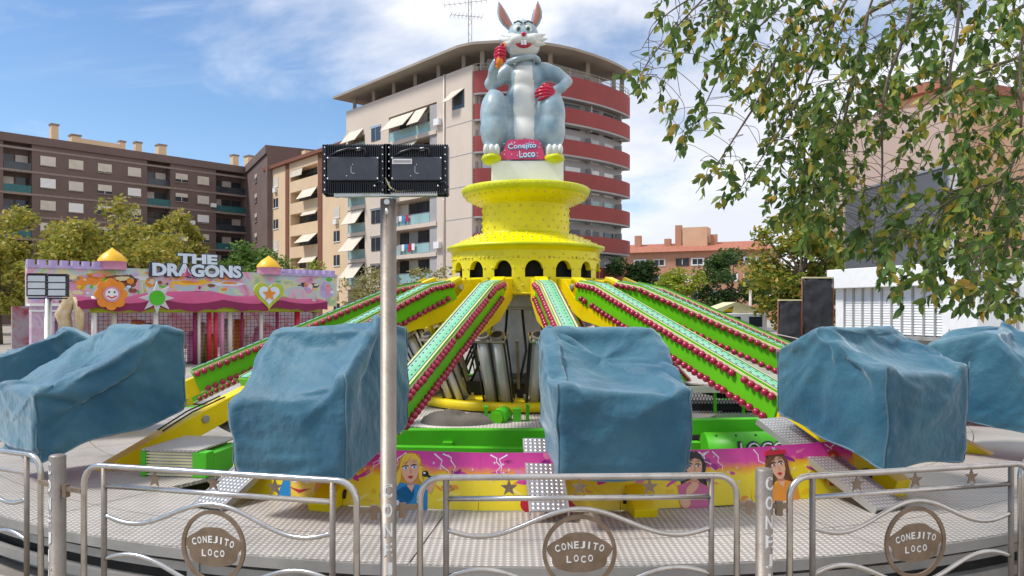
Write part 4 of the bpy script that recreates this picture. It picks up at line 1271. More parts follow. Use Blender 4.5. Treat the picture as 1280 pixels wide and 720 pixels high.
for y in (-0.25, 0.25): c.bar(p0 + Vector((0, y, 0)) - ax * 0.05, p0 + Vector((0, y, 0)) + ax * 0.13, 0.03, 0.26, M_steel, up=nrm)
ac = c.build('air_cylinder', None, ride)
c = MB(); c.tube([p1, p1 + ax * 0.62], 0.04, M_yellow, 8); c.bar(p1 + ax * 0.5, p1 + ax * 0.7, 0.22, 0.1, M_yellow); c.build('piston_rod', None, ac)
for i, n_ in enumerate(names):
    for src in (hb, ac):
        o = src if i == 0 else copy_tree(src, ride)
        o.rotation_euler = (0, 0, R(ARM_TH[n_] - 90))

gap_filler = MB()  # dark ring, boxes and hoses added to darken the gaps round the column
gap_filler.lathe([(0.62, 0.58), (1.02, 0.58), (1.02, 0.98), (0.9, 1.05), (0.62, 1.08)], M_black, 32)
for i in range(16):
    d = rd(TH0 + (i + 0.5) * STEP)
    gap_filler.box(d * 1.18 + Vector((0, 0, 0.78)), (0.26, 0.26, 0.36), (M_steel_d, M_black, M_green, M_black)[i % 4])
    t_ = tg(TH0 + (i + 0.5) * STEP)
    gap_filler.tube([d * 0.7 + Vector((0, 0, 2.2)), d * 1.0 + t_ * 0.1 + Vector((0, 0, 1.5)), d * 1.25 + Vector((0, 0, 0.95))], 0.022, M_black, 6)
    gap_filler.bar(d * 1.2 + Vector((0, 0, 0.6)), d * 1.55 + Vector((0, 0, 1.7)), 0.05, 0.05, M_steel_d)
gap_filler.build('machinery', None, ride)

# chassis: green frame, floor, motor, meshed barrier, drum lid with lettering
ch = MB()
def RL(px, py, d):
    v = at(px, py, d); return Vector((v.x - CX, v.y - CY, v.z))
ch.bar(RL(300, 548, 10.3), RL(760, 548, 10.3), 0.16, 0.26, M_green)
ch.bar(RL(690, 536, 10.9), RL(1062, 530, 10.9), 0.16, 0.22, M_green)
ch.bar(RL(430, 562, 9.9), RL(720, 566, 9.9), 0.12, 0.12, M_green)
for a in (45, 135, 225, 315, 0, 90, 180, 270):
    d = rd(a + 5)
    ch.bar(d * 1.9 + Vector((0, 0, 0.42)), d * 6.8 + Vector((0, 0, 0.36)), 0.2, 0.22, M_green)
for px in (365, 480, 560, 700, 868, 985):
    v = RL(px, 560, 10.2); ch.bar((v.x, v.y, 0), (v.x, v.y, 0.45), 0.14, 0.14, M_green)
ch.build('chassis_frame', None, ride, bevel=0.012)
fl = MB(); fl.lathe([(1.9, 0.552), (3.6, 0.552), (3.6, 0.50), (1.9, 0.50)], None, 48); fl.build('inner_floor', M_tread, ride)
mo = MB(); v = RL(626, 521, 11.3)
mo.tube([v + Vector((-0.05, -0.15, 0)), v + Vector((0.05, 0.25, 0))], 0.13, M_green, 14)
mo.tube([v + Vector((-0.06, -0.2, 0)), v + Vector((-0.05, -0.14, 0))], 0.09, M_lime, 12)
mo.box(v + Vector((0.02, 0.05, -0.14)), (0.42, 0.36, 0.06), M_green); mo.box(v + Vector((0.24, 0.05, 0.02)), (0.12, 0.2, 0.2), M_green)
mo.box(v + Vector((-0.22, 0.05, 0.0)), (0.05, 0.2, 0.3), M_green); mo.box(v + Vector((0.4, 0.1, 0.0)), (0.05, 0.2, 0.34), M_green)
mo.build('drive_motor', None, ride)
ld = MB(); a, b_ = RL(880, 556, 10.35), RL(1002, 554, 10.35)
ld.tube([a + Vector((0, 0, -0.10)), b_ + Vector((0, 0, -0.10))], 0.27, M_green, 20)
for i in range(5): ld.ball(a.lerp(b_, 0.1 + 0.2 * i) + Vector((0, -0.12, 0.14)), 0.018, M_ink, 6, 4)
dd = (b_ - a).normalized()
LM = frame(a.lerp(b_, 0.5) + Vector((0.05, -0.262, -0.02)), dd, (0, 0.25, 0.97))
ld.text('LOCO', M_ink, LM, 0.66, 0.22, 0.01, 0.05)
ld.text('LOCO', M_white, LM @ Matrix.Translation((0, 0, 0.012)), 0.60, 0.17, 0.008, 0.0)
ld.build('drum_lid', None, ride)
fe = MB(); a, b_ = RL(858, 503, 12.2), RL(1000, 503, 12.2)
for dz, th_ in ((0.21, 0.09), (-0.22, 0.09)): fe.bar(a + Vector((0, 0, dz)), b_ + Vector((0, 0, dz)), 0.2, th_, M_alu)
for i in range(5):
    q = a.lerp(b_, i / 4); fe.bar(q + Vector((0, 0, -0.2)), q + Vector((0, 0, 0.2)), 0.05, 0.04, M_green)
n = 36
for i in range(n):
    q = a.lerp(b_, i / n); q2 = a.lerp(b_, (i + 3) / n)
    fe.tube([q + Vector((0, 0, -0.18)), q2 + Vector((0, 0, 0.17))], 0.006, M_black, 3, cap=False)
    fe.tube([q2 + Vector((0, 0, -0.18)), q + Vector((0, 0, 0.17))], 0.006, M_black, 3, cap=False)
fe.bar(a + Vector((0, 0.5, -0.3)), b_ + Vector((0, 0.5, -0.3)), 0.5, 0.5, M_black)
fe.build('mesh_barrier', None, ride)

# crumpled cloth on the chassis floor
cl = MB(); n, k = 26, 12; v = RL(572, 524, 11.2)
vs, fs = [], []
for j in range(k + 1):
    for i in range(n):
        a = 2 * math.pi * i / n; q = 1 - j / k
        x, y = 0.55 * q * math.cos(a), 0.38 * q * math.sin(a)
        z = 0.20 * math.sqrt(max(0, 1 - q * q)) * (0.8 + 0.7 * noise.noise((x * 3, y * 3, 1))) + 0.05 * noise.noise((x * 8, y * 8, 4)) * (1 - q)
        vs.append((x * (1 + 0.15 * noise.noise((a, 2, 2))), y, max(0.0, z)))
for j in range(k):
    for i in range(n): fs.append((j * n + i, j * n + (i + 1) % n, (j + 1) * n + (i + 1) % n, (j + 1) * n + i))
cl.add(vs, fs, None, None, True)
M_cloth = mat('grey_brown_cloth', (0.13, 0.115, 0.10), 0.9, var=0.2, bump=0.4, bscale=14)
o = cl.build('cloth', M_cloth); o.location = (v.x + CX, v.y + CY, 0.556)
tag(o, 'crumpled grey brown cloth heap on the ride floor left of the green motor', 'cloth')

# ------------------------------------------------------------------ round deck
deck = empty('ride_deck', (CX, CY, 0), 0, 'round raised deck of pale worn tread plates under the covered cars', 'deck')
RO, RI = 8.9, 5.4
for i in range(16):
    a0, a1 = TH0 + (i - 0.5) * STEP + 0.05, TH0 + (i + 0.5) * STEP - 0.05
    front = -25 < ((a0 + a1) / 2 + 180) % 360 - 180 < 26
    for r0, r1 in (((7.52, 8.30), (8.31, RO)) if front else ((RI, 7.1), (7.11, 8.30), (8.31, RO))):
        p = MB(); m_ = 8
        vs, fs = [], []
        for j in range(m_ + 1):
            d = rd(a0 + (a1 - a0) * j / m_)
            vs += [d * r0 + Vector((0, 0, DECK)), d * r1 + Vector((0, 0, DECK)), d * r1 + Vector((0, 0, DECK - 0.035)), d * r0 + Vector((0, 0, DECK - 0.035))]
        for j in range(m_):
            q = 4 * j
            fs += [(q, q + 1, q + 5, q + 4), (q + 1, q + 2, q + 6, q + 5), (q + 3, q, q + 4, q + 7), (q + 2, q + 3, q + 7, q + 6)]
        fs += [(0, 3, 2, 1), (4 * m_, 4 * m_ + 1, 4 * m_ + 2, 4 * m_ + 3)]
        p.add(vs, fs); p.build('deck_plate', M_tread, deck)
ed = MB()
for r, z0, z1, m_ in ((RO + 0.012, 0.39, 0.47, M_alu_dull), (RO - 0.10, 0.26, 0.33, M_alu_dull), (RO - 0.02, 0.12, 0.20, M_alu_dull), (RO - 0.16, 0.02, 0.07, M_alu_dull), (RO - 0.2, 0.345, 0.375, M_alu_dull)):
    ed.lathe([(r - 0.06, z1), (r, z1 - 0.003), (r, z0), (r - 0.06, z0)], m_, 128, smooth=False)
ed.build('edge_rail', None, deck)
sk = MB(); sk.lathe([(RO - 0.35, 0.0), (RO - 0.35, 0.43)], None, 96); sk.build('underdeck_shade', mat('underside_shade', (0.10, 0.095, 0.09), 0.85, var=0.3, vscale=2), deck)  # dark sheet added for the shaded void under the deck edge
for i in range(32):
    a = TH0 + i * STEP / 2
    l_ = MB(); d = rd(a)
    if i % 2 == 0:
        l_.bar(d * (RO - 0.12) + Vector((0, 0, 0.03)), d * (RO - 0.12) + Vector((0, 0, 0.43)), 0.09, 0.09, M_alu_dull)
        l_.box(d * (RO - 0.12) + Vector((0, 0, 0.015)), (0.22, 0.22, 0.03), M_alu_dull)
        l_.build('deck_leg', None, deck)

# ------------------------------------------------------------------ painted panels round the machinery
def mural_panel_mat():
    m = mat('lightning_mural', (0.8, 0.6, 0.02), 0.32)
    n, l = m.node_tree.nodes, m.node_tree.links
    b = n['Principled BSDF']
    t = n.new('ShaderNodeTexCoord'); s = n.new('ShaderNodeSeparateXYZ'); l.new(t.outputs['Object'], s.inputs[0])
    nz = n.new('ShaderNodeTexNoise'); nz.inputs['Scale'].default_value = 2.6; nz.inputs['Detail'].default_value = 4
    l.new(t.outputs['Object'], nz.inputs['Vector'])
    ad = n.new('ShaderNodeMath'); ad.operation = 'MULTIPLY_ADD'; ad.inputs[1].default_value = 0.34
    l.new(nz.outputs['Fac'], ad.inputs[0]); l.new(s.outputs[1], ad.inputs[2])
    cr = n.new('ShaderNodeValToRGB'); e = cr.color_ramp.elements
    cols = [(0.0, (0.80, 0.60, 0.01)), (0.44, (0.82, 0.62, 0.02)), (0.50, (0.80, 0.30, 0.03)), (0.55, (0.66, 0.06, 0.30)), (0.80, (0.42, 0.015, 0.24))]
    while len(e) < len(cols): e.new(0.5)
    for i, (p, c_) in enumerate(cols): e[i].position = p; e[i].color = (*c_, 1)
    l.new(ad.outputs[0], cr.inputs[0]); l.new(cr.outputs[0], b.inputs['Base Color'])
    return m
M_mur = mural_panel_mat()
pc = lambda n_, c_: mat('paint_' + n_, c_, 0.35, var=0.06, vscale=6)
K_skin, K_skin2 = pc('skin', (0.72, 0.40, 0.25)), pc('skin_shade', (0.55, 0.27, 0.16))
K_blond, K_blond2 = pc('blond', (0.80, 0.52, 0.05)), pc('dark_blond', (0.52, 0.27, 0.02))
K_black, K_brown, K_ginger = pc('black_hair', (0.015, 0.012, 0.012)), pc('brown_hair', (0.16, 0.06, 0.02)), pc('ginger_hair', (0.45, 0.05, 0.02))
K_blue, K_pink, K_red, K_white = pc('blue', (0.02, 0.22, 0.50)), pc('pink', (0.55, 0.12, 0.26)), pc('red', (0.50, 0.015, 0.03)), pc('white', (0.80, 0.74, 0.80))
K_orange = pc('orange', (0.75, 0.28, 0.03))
K_pale, K_gold, K_hot, K_violet, K_rose = pc('pale_yellow', (0.84, 0.72, 0.16)), pc('gold', (0.78, 0.48, 0.01)), pc('hot_pink', (0.60, 0.05, 0.30)), pc('violet', (0.32, 0.02, 0.26)), pc('rose', (0.70, 0.20, 0.36))
H_PAN, LEAN = 0.50, 0.17
def ell(cx_, cy_, rx, ry, n=22, rot=0.0):
    return [(cx_ + rx * math.cos(t) * math.cos(rot) - ry * math.sin(t) * math.sin(rot), cy_ + rx * math.cos(t) * math.sin(rot) + ry * math.sin(t) * math.cos(rot)) for t in [2 * math.pi * i / n for i in range(n)]]
def wob(poly, a, seed, k=9):
    return [(x + a * noise.noise((x * k, y * k, seed)), y + a * noise.noise((x * k, y * k, seed + 7))) for x, y in poly]
def lay(mb, poly, k, m_): mb.prism(poly, 0.0, 0.0016 * k, m_)
def bolt(mb, pts, w, k):
    L_, R_ = [], []
    for i, p in enumerate(pts):
        q0, q1 = Vector(pts[max(0, i - 1)]), Vector(pts[min(len(pts) - 1, i + 1)])
        d = (q1 - q0).normalized(); nn = Vector((-d.y, d.x)); ww = w * (1 - i / (len(pts) - 0.5))
        L_.append(tuple(Vector(p) + nn * ww)); R_.append(tuple(Vector(p) - nn * ww))
    for i in range(len(pts) - 1): lay(mb, [L_[i], L_[i + 1], R_[i + 1], R_[i]], k, K_white)
def person_fig(mb, x, y, s, hair, hair2, top, long=1.0, mic=True, flip=1, tilt=0.0):
    """painted half figure: x,y centre of the face, s half face height"""
    P = lambda pts: [(x + flip * (px * math.cos(tilt) - py * math.sin(tilt)) * s, y + (px * math.sin(tilt) + py * math.cos(tilt)) * s) for px, py in pts]
    lay(mb, wob(P([(-.95, .75), (-.5, 1.35), (.2, 1.5), (.85, 1.15), (1.1, .3), (1.0, -.6), (1.25, -1.5 * long), (.6, -1.2 * long), (.2, -.9), (-.6, -1.1), (-1.2, -1.5 * long), (-1.3, -.4)]), 0.012, 3), 1, hair2)
    lay(mb, P([(-.3, -.6), (.3, -.6), (.36, -1.3), (-.36, -1.3)]), 2, K_skin2)
    lay(mb, P([(-1.5, -1.55), (-.4, -1.12), (.4, -1.12), (1.35, -1.5), (1.2, -3.4), (-1.2, -3.4)]), 3, top)
    lay(mb, P([(-.32, -1.15), (.32, -1.15), (0.05, -1.7)]), 4, K_skin)
    lay(mb, P([(-.72, .5), (-.5, .95), (.4, 1.0), (.75, .5), (.72, -.2), (.42, -.78), (.05, -1.0), (-.32, -.85), (-.66, -.25)]), 4, K_skin)
    lay(mb, P([(.05, .28), (.2, -.22), (0.0, -.26)]), 5, K_skin2)
    for ex in (-.34, .36):
        lay(mb, P(ell(ex, .22, .2, .11, 12)), 5, K_white); lay(mb, P(ell(ex + .03, .21, .09, .10, 10)), 6, K_blue if hair is K_blond else K_brown)
        lay(mb, P([(ex - .26, .36), (ex, .46), (ex + .25, .36), (ex + .2, .30), (ex, .36), (ex - .22, .29)]), 6, K_black)
        lay(mb, P([(ex - .25, .58), (ex + .05, .7), (ex + .25, .6), (ex + .03, .62)]), 6, hair2)
    lay(mb, P([(-.25, -.5), (0.0, -.42), (.28, -.5), (.05, -.7)]), 5, K_red)
    lay(mb, wob(P([(-.8, .3), (-.7, .95), (-.2, 1.35), (.5, 1.3), (.95, .7), (.8, .2), (.62, .72), (.1, .88), (-.4, .66), (-.66, .2), (-.85, -.7 * long), (-1.15, -1.2 * long), (-1.15, -.2)]), 0.008, 5), 6, hair)
    lay(mb, wob(P([(.8, .4), (1.05, .1), (.98, -.7 * long), (1.15, -1.3 * long), (.75, -.8 * long), (.72, -.1)]), 0.008, 9), 6, hair)
    for q in range(3):
        lay(mb, P([(-.6 + q * .35, 1.1 - .08 * q), (-.5 + q * .35, 1.13), (-.85 + q * .2, .3), (-.9 + q * .2, .3)]), 7, hair2)
    if mic:
        lay(mb, P([(1.2, -1.6), (1.65, -2.0), (2.05, -1.1), (1.72, -.72), (1.45, -1.0), (1.5, -1.35)]), 7, K_skin)
        lay(mb, P([(1.3, -.6), (1.42, -.45), (2.1, -1.0), (1.98, -1.15)]), 8, K_black)
        lay(mb, P(ell(1.25, -.42, .26, .24, 14)), 8, K_black); lay(mb, P(ell(1.2, -.36, .1, .08, 10)), 9, K_white)
SEAM = [-23.2 + 9.5 * i for i in range(6)]
plabels = ['yellow panel painted with a cartoon face, leftmost of the painted ring by the green post',
           'panel painted with a blonde singer in a blue top, behind the floodlight pole',
           'panel of pink sky and lightning with a red figure, behind the middle tread ramp',
           'panel painted with a black-haired singer in a pink top, under the covered front car',
           'panel painted with a brown-haired singer in a red headband, at the right-hand ramp']
for i in range(5):
    b0, b1 = rd(SEAM[i]) * 7.5, rd(SEAM[i + 1]) * 7.5
    xa = (b1 - b0); W_ = xa.length; xa.normalize()
    outw = rd((SEAM[i] + SEAM[i + 1]) / 2)
    yv = (Vector((0, 0, 1)) * math.cos(0.3) - outw * math.sin(0.3)).normalized()
    zv = xa.cross(yv)
    o0 = b0 + Vector((CX, CY, DECK + 0.002))
    p = MB()
    p.span((0.004, 0, -0.03), (W_ - 0.004, H_PAN, 0))
    rnd = random.Random(50 + i)
    if i != 0:
        for q in range(5):
            x, y = rnd.uniform(0.1, W_ - 0.1), H_PAN - 0.02
            pts = [(x, y)]
            sg_ = rnd.choice([-1, 1])
            for s_ in range(6):
                x += sg_ * (rnd.uniform(0.04, 0.08) if s_ % 2 == 0 else -rnd.uniform(0.0, 0.025)); y -= rnd.uniform(0.025, 0.06)
                pts.append((min(W_ - .03, max(.03, x)), y))
            bolt(p, pts, 0.006, 1)
        for q in range(14):
            r_ = rnd.uniform(0.008, 0.022); x, y = rnd.uniform(0.05, W_ - 0.05), rnd.uniform(0.2, H_PAN - 0.03)
            p.prism([(x + a_, y + c_) for a_, c_ in star_poly(4, r_, r_ * 0.22)], 0, 0.0016, K_white)
    if i:
        for q in range(26):
            x, y = rnd.uniform(0.06, W_ - 0.06), rnd.uniform(0.04, H_PAN - 0.05)
            pal = (K_pale, K_gold, K_orange) if y < 0.22 else (K_hot, K_violet, K_rose)
            lay(p, wob(ell(x, y, rnd.uniform(0.02, 0.09), rnd.uniform(0.008, 0.03), 16, rnd.uniform(-.7, .7)), 0.02, q + i * 30, 14), 0.6, pal[q % 3])
    if i == 0:
        lay(p, ell(0.78, 0.17, 0.16, 0.14), 1, K_blond); lay(p, ell(0.72, 0.22, 0.05, 0.06), 2, K_white); lay(p, ell(0.84, 0.22, 0.05, 0.06), 2, K_white)
        lay(p, ell(0.73, 0.21, 0.018, 0.02), 3, K_black); lay(p, ell(0.83, 0.21, 0.018, 0.02), 3, K_black)
        lay(p, [(0.66, 0.12), (0.78, 0.07), (0.9, 0.12), (0.78, 0.10)], 3, K_red); lay(p, [(0.55, 0.02), (0.7, 0.02), (0.66, 0.2), (0.6, 0.22)], 2, K_blue)
        lay(p, ell(1.02, 0.12, 0.09, 0.11), 1, K_orange)
    if i == 1:
        person_fig(p, 0.60, 0.325, 0.112, K_blond, K_blond2, K_blue, 1.0, True, 1, 0.15)
        lay(p, wob(ell(0.50, 0.1, 0.16, 0.12), 0.02, 4), 3, K_blue); lay(p, [(0.44, 0.0), (0.55, 0.0), (0.52, 0.06), (0.46, 0.07)], 5, K_white)
    if i == 2:
        lay(p, wob(ell(0.60, 0.04, 0.24, 0.11), 0.03, 8), 2, K_red); lay(p, ell(0.66, 0.10, 0.045, 0.04), 4, K_skin); lay(p, ell(0.72, 0.03, 0.04, 0.035), 4, K_black)
    if i == 3:
        person_fig(p, 0.72, 0.335, 0.105, K_black, K_black, K_pink, 1.0, False, 1, -0.1)
        lay(p, ell(0.68, 0.16, 0.075, 0.035, rot=0.6), 6, K_skin); lay(p, ell(0.60, 0.05, 0.05, 0.06), 6, K_skin)
        lay(p, [(0.1, 0.5), (0.32, 0.5), (0.28, 0.34), (0.12, 0.34)], 1, K_blond2)
    if i == 4:
        person_fig(p, 0.34, 0.305, 0.115, K_brown, K_brown, K_orange, 1.1, False, 1, 0.1)
        lay(p, [(0.225, 0.415), (0.455, 0.42), (0.455, 0.455), (0.235, 0.455)], 9, K_red)
        person_fig(p, 1.0, 0.32, 0.07, K_ginger, K_ginger, K_red, 1.0, True, -1, 0.1)
    ob = p.build('painted_panel', M_mur if i else M_yellow)
    ob.matrix_world = Matrix(((xa[0], yv[0], zv[0], o0[0]), (xa[1], yv[1], zv[1], o0[1]), (xa[2], yv[2], zv[2], o0[2]), (0, 0, 0, 1)))
    tag(ob, plabels[i], 'painted panel', 'painted panels round the ride machinery')

# boarding ramps of bright tread plate
def ramp(th, r0, z0, r1, z1, w, label, skew=0.0):
    t = empty('boarding_ramp', rd(th) * r1 + Vector((CX, CY, DECK)), R(th - 90), label, 'ramp', 'tread plate ramps')
    A_, B_ = Vector((r0 - r1, skew, z0 - DECK)), Vector((0, 0, z1 - DECK + 0.012))
    b = MB(); b.bar(A_, B_, w, 0.016); b.build('tread_plate', M_ramp, t)
    for y in (-1, 1):
        s = MB(); yo = Vector((0, y * (w / 2 + 0.008), -0.02)); s.bar(A_ + yo, B_ + yo, 0.014, 0.06); s.build('side_rail', M_alu_dull, t)
    return t
ramp(0.4, 7.05, 1.03, 7.85, 0.56, 0.30, 'bright tread plate ramp in the middle beside the covered front car', -0.04)
ramp(22.0, 6.7, 1.10, 8.1, 0.50, 0.34, 'bright tread plate ramp at the right, over the brown-haired singer panel', -0.1)
ramp(-21.5, 7.25, 0.82, 8.0, 0.49, 0.32, 'bright tread plate ramp at the left beside the green post', 0.0)

# ribbed step box with green corner posts on the left of the deck
t = empty('step_box', (at(243, 384, 8.25).x, 8.25, DECK), R(-8), 'low ribbed metal step box with green corner posts, left of the painted panels', 'step box')
b = MB()
b.span((-0.36, -0.30, 0.003), (0.17, 0.4, 0.27), M_alu)
for i in range(8): b.span((-0.36, -0.325, 0.015 + i * 0.032), (0.17, -0.302, 0.031 + i * 0.032), M_cream)
b.build('ribbed_front', None, t)
b = MB(); b.span((-0.40, -0.34, 0.272), (0.24, 0.5, 0.29)); b.build('top_plate', M_tread, t)
for x, w_ in ((-0.41, 0.06), (0.18, 0.16)):
    b = MB(); b.span((x, -0.34, 0.003), (x + w_, -0.2, 0.269)); b.build('corner_post', M_green, t, bevel=0.008)
b = MB(); b.span((0.18, -0.198, 0.003), (0.34, 0.42, 0.24)); b.build('side_box', M_green, t, bevel=0.01)
#TARPS
# ------------------------------------------------------------------ tarpaulins: fitted covers that settle over the cars as real cloth
def tarp_mat():
    m = mat('blue_tarpaulin', (0.010, 0.085, 0.150), 0.58, col2=(0.060, 0.175, 0.230), vscale=1.1, bump=0.5, bscale=16, spec=0.35, stain=0.65, sscale=1.8, staincol=(0.03, 0.075, 0.10))
    n, l = m.node_tree.nodes, m.node_tree.links
    b = n['Principled BSDF']
    # canvas rubbed pale along its worn folds and corners
    ge = n.new('ShaderNodeNewGeometry'); mr = n.new('ShaderNodeMapRange')
    mr.inputs['From Min'].default_value = 0.51; mr.inputs['From Max'].default_value = 0.60; mr.inputs['To Max'].default_value = 0.6
    l.new(ge.outputs['Pointiness'], mr.inputs['Value'])
    src = b.inputs['Base Color'].links[0].from_socket
    mx = n.new('ShaderNodeMix'); mx.data_type = 'RGBA'; mx.inputs['B'].default_value = (0.13, 0.20, 0.235, 1)
    l.new(mr.outputs[0], mx.inputs['Factor']); l.new(src, mx.inputs['A']); l.new(mx.outputs['Result'], b.inputs['Base Color'])
    b.inputs['Sheen Weight'].default_value = 0.5
    b.inputs['Sheen Roughness'].default_value = 0.45
    b.inputs['Sheen Tint'].default_value = (0.8, 0.92, 1.0, 1)
    return m
M_tarp = tarp_mat()
def cover_shape(seed, hx, hy, zmax, outer, inner, hem_o, hem_i, peak, ridge, grow=1.0, NX=88, LV=18, TP=11):
    rnd = random.Random(seed)
    def ztop(u, v):
        if v > peak:
            q = (v - peak) / (1 - peak); z = zmax - outer * (0.45 * q + 0.55 * q * q)
        else:
            q = (peak - v) / (1 + peak); z = zmax - inner * q * q
        return z + ridge * u
    hemi, vs, fs = [], [], []
    rc_ = 0.07
    ax_, ay_ = hx - rc_, hy - rc_
    segs = [(ax_ * 2, 'l'), (math.pi / 2 * rc_, 'c'), (ay_ * 2, 'l'), (math.pi / 2 * rc_, 'c')] * 2
    tot = sum(q[0] for q in segs)
    def perim(t_):
        """point of the rounded rectangle at distance t_ along its outline"""
        st = [(-ax_, -hy, 1, 0), None, (hx, -ay_, 0, 1), None, (ax_, hy, -1, 0), None, (-hx, ay_, 0, -1), None]
        cc = [None, (ax_, -ay_, -90), None, (ax_, ay_, 0), None, (-ax_, ay_, 90), None, (-ax_, -ay_, 180)]
        for i, (ln, _) in enumerate(segs):
            if t_ <= ln or i == 7:
                if st[i]: return ((st[i][0] + st[i][2] * t_) / hx, (st[i][1] + st[i][3] * t_) / hy)
                a_ = R(cc[i][2] + 90 * t_ / ln)
                return ((cc[i][0] + rc_ * math.cos(a_)) / hx, (cc[i][1] + rc_ * math.sin(a_)) / hy)
            t_ -= ln
    pts = [perim(tot * j / NX) for j in range(NX)]
    for l in range(LV + 1):
        f = l / LV
        for j in range(NX):
            v, u = pts[j]
            zt = ztop(u, v); zh = hem_o + (hem_i - hem_o) * (1 - v) / 2 + 0.06 * noise.noise((v * 1.2, u * 1.2, seed * 1.7))
            k_ = grow * (1.0 - 0.075 * (1 - f) ** 1.3)
            vs.append((v * hx * k_, u * hy * k_, zh + (zt - zh) * f))
            if l == 0: hemi.append(len(vs) - 1)
    for l in range(LV):
        for j in range(NX):
            b_ = (j + 1) % NX
            fs.append((l * NX + j, l * NX + b_, (l + 1) * NX + b_, (l + 1) * NX + j))
    base = LV * NX
    for q_ in range(1, TP):
        q = (1 - q_ / TP) * 0.99
        for j in range(NX):
            v, u = pts[j]
            vs.append((v * hx * q * grow, u * hy * q * grow, ztop(u * q, v * q) + 0.01))
        for j in range(NX):
            b_ = (j + 1) % NX
            fs.append((base + j, base + b_, base + NX + b_, base + NX + j))
        base += NX
    vs.append((0, 0, ztop(0, 0) + 0.01))
    for j in range(NX): fs.append((base + j, base + (j + 1) % NX, len(vs) - 1))
    return vs, fs, hemi, ztop
XZF = frame((0, 0, 0), (1, 0, 0), (0, 0, 1))
def settle(seed, hx=0.69, hy=0.57, zmax=2.07, outer=0.47, inner=0.16, hem_o=0.88, hem_i=1.20, peak=-0.35, ridge=0.0, slack=0.105, frames=38):
    vs, fs, hemi, ztop = cover_shape(seed, hx, hy, zmax, outer, inner, hem_o, hem_i, peak, ridge)
    rnd = random.Random(seed)
    # the car inside: tub with a high back, a front rail and corner bars
    cb = MB(); c = 0.035
    zi, zp, zo = ztop(0, -1), ztop(0, peak), ztop(0, 1)
    X0, X1, XP = -hx * 0.90, hx * 0.93, hx * peak
    cb.prism([(X0, hem_i + 0.06), (X0, zi - c), (XP - 0.09, zp - c), (XP + 0.03, zp - c - 0.01), (XP + 0.12, zp - 0.5), (X1 - 0.14, zo - 0.30), (X1 - 0.12, zo - c - 0.03), (X1, zo - c - 0.05), (X1, hem_o + 0.10)], -hy * 0.86, hy * 0.86, M_redp, XZF)
    for s in (-1, 1):
        e = 0.03 + 0.03 * rnd.random()
        cb.span((X1 - 0.10, s * hy * 0.84 - 0.04, zo - 0.3), (X1 - 0.005, s * hy * 0.84 + 0.04, zo - c + e + ridge * s))
        cb.bar((XP - 0.03, s * (hy * 0.88), zp - c + ridge * s), (X1 - 0.05, s * (hy * 0.88), zo - c - 0.02 + ridge * s), 0.05, 0.05)
    car = cb.build('car_body', M_redp, ride)
    car.location = (-CX, -CY, 0)        # beside the cover while it settles
    jit = []
    for v in vs:
        q = Vector(v)
        jit.append(tuple(q + Vector((noise.noise(q * 3 + Vector((seed, 0, 0))), noise.noise(q * 3 + Vector((0, seed, 0))), 0.6 * noise.noise(q * 3 + Vector((0, 0, seed))))) * 0.035))
    m = MB(); m.add(jit, fs, M_tarp, None, True)
    o = m.build('tarpaulin', None)
    if frames:
        vg = o.vertex_groups.new(name='hem'); vg.add(hemi, 1.0, 'REPLACE')
        col = car.modifiers.new('col', 'COLLISION')
        car.collision.thickness_outer = 0.012; car.collision.cloth_friction = 12
        cm = o.modifiers.new('cloth', 'CLOTH')
        st = cm.settings
        st.quality = 6; st.mass = 0.35; st.air_damping = 2.5
        st.tension_stiffness = 18; st.compression_stiffness = 14; st.shear_stiffness = 5; st.bending_stiffness = 0.09
        st.vertex_group_mass = 'hem'; st.pin_stiffness = 1.0
        o.shape_key_add(name='Basis')
        rk = o.shape_key_add(name='rest')
        for v_, q_ in zip(rk.data, jit):
            v_.co = (q_[0] * (1 + slack), q_[1] * (1 + slack), 1.0 + (q_[2] - 1.0) * (1 + slack * 0.8))
        rk.value = 0.0
        st.rest_shape_key = rk
        cm.collision_settings.distance_min = 0.012; cm.collision_settings.collision_quality = 2
        cm.point_cache.frame_start = 1; cm.point_cache.frame_end = frames + 1
        for f in range(1, frames + 1): sc.frame_set(f)
        freeze(o)
        for v_ in car.data.vertices:
            v_.co.x *= 0.90; v_.co.y *= 0.90; v_.co.z = hem_o + (v_.co.z - hem_o) * 0.86 + 0.03
        car.modifiers.clear()
        sc.frame_set(1)
    for p in o.data.polygons: p.use_smooth = True
    # stitched seams: round the hem and up the four corners
    P_ = [v.co.copy() for v in o.data.vertices]
    NX_, LV_ = 88, 18
    hm = MB(); hm.tube(P_[:NX_], 0.010, None, 6, closed=True); hm.build('hem', M_tarp, o)
    cj = sorted(range(NX_), key=lambda j: -abs(vs[j][0]) / hx - abs(vs[j][1]) / hy)
    got = []
    for j in cj:
        if all(min(abs(j - k), NX_ - abs(j - k)) > 8 for k in got): got.append(j)
        if len(got) == 4: break
    for j in got:
        sm_ = MB(); sm_.tube([P_[l * NX_ + j] for l in range(LV_ + 1)], 0.007, None, 6); sm_.build('seam', M_tarp, o)
    # sub-divide and add the fine creases of stiff old canvas
    ss = o.modifiers.new('s', 'SUBSURF'); ss.levels = 1; ss.render_levels = 1
    freeze(o)
    me = o.data
    nn = [v.normal.copy() for v in me.vertices]
    for v, n_ in zip(me.vertices, nn):
        q = v.co + Vector((seed * 2.3, 0, 0))
        d = 0.009 * (1 - 2.4 * abs(noise.noise(Vector((q.x * 4 - q.z * 3, q.y * 4 + q.z * 2.0, q.z * 2.5)))))
        d += 0.005 * noise.noise(q * 8) + 0.003 * noise.noise(q * 17)
        v.co = v.co + n_ * d
    for p in me.polygons: p.use_smooth = True
    return o, car
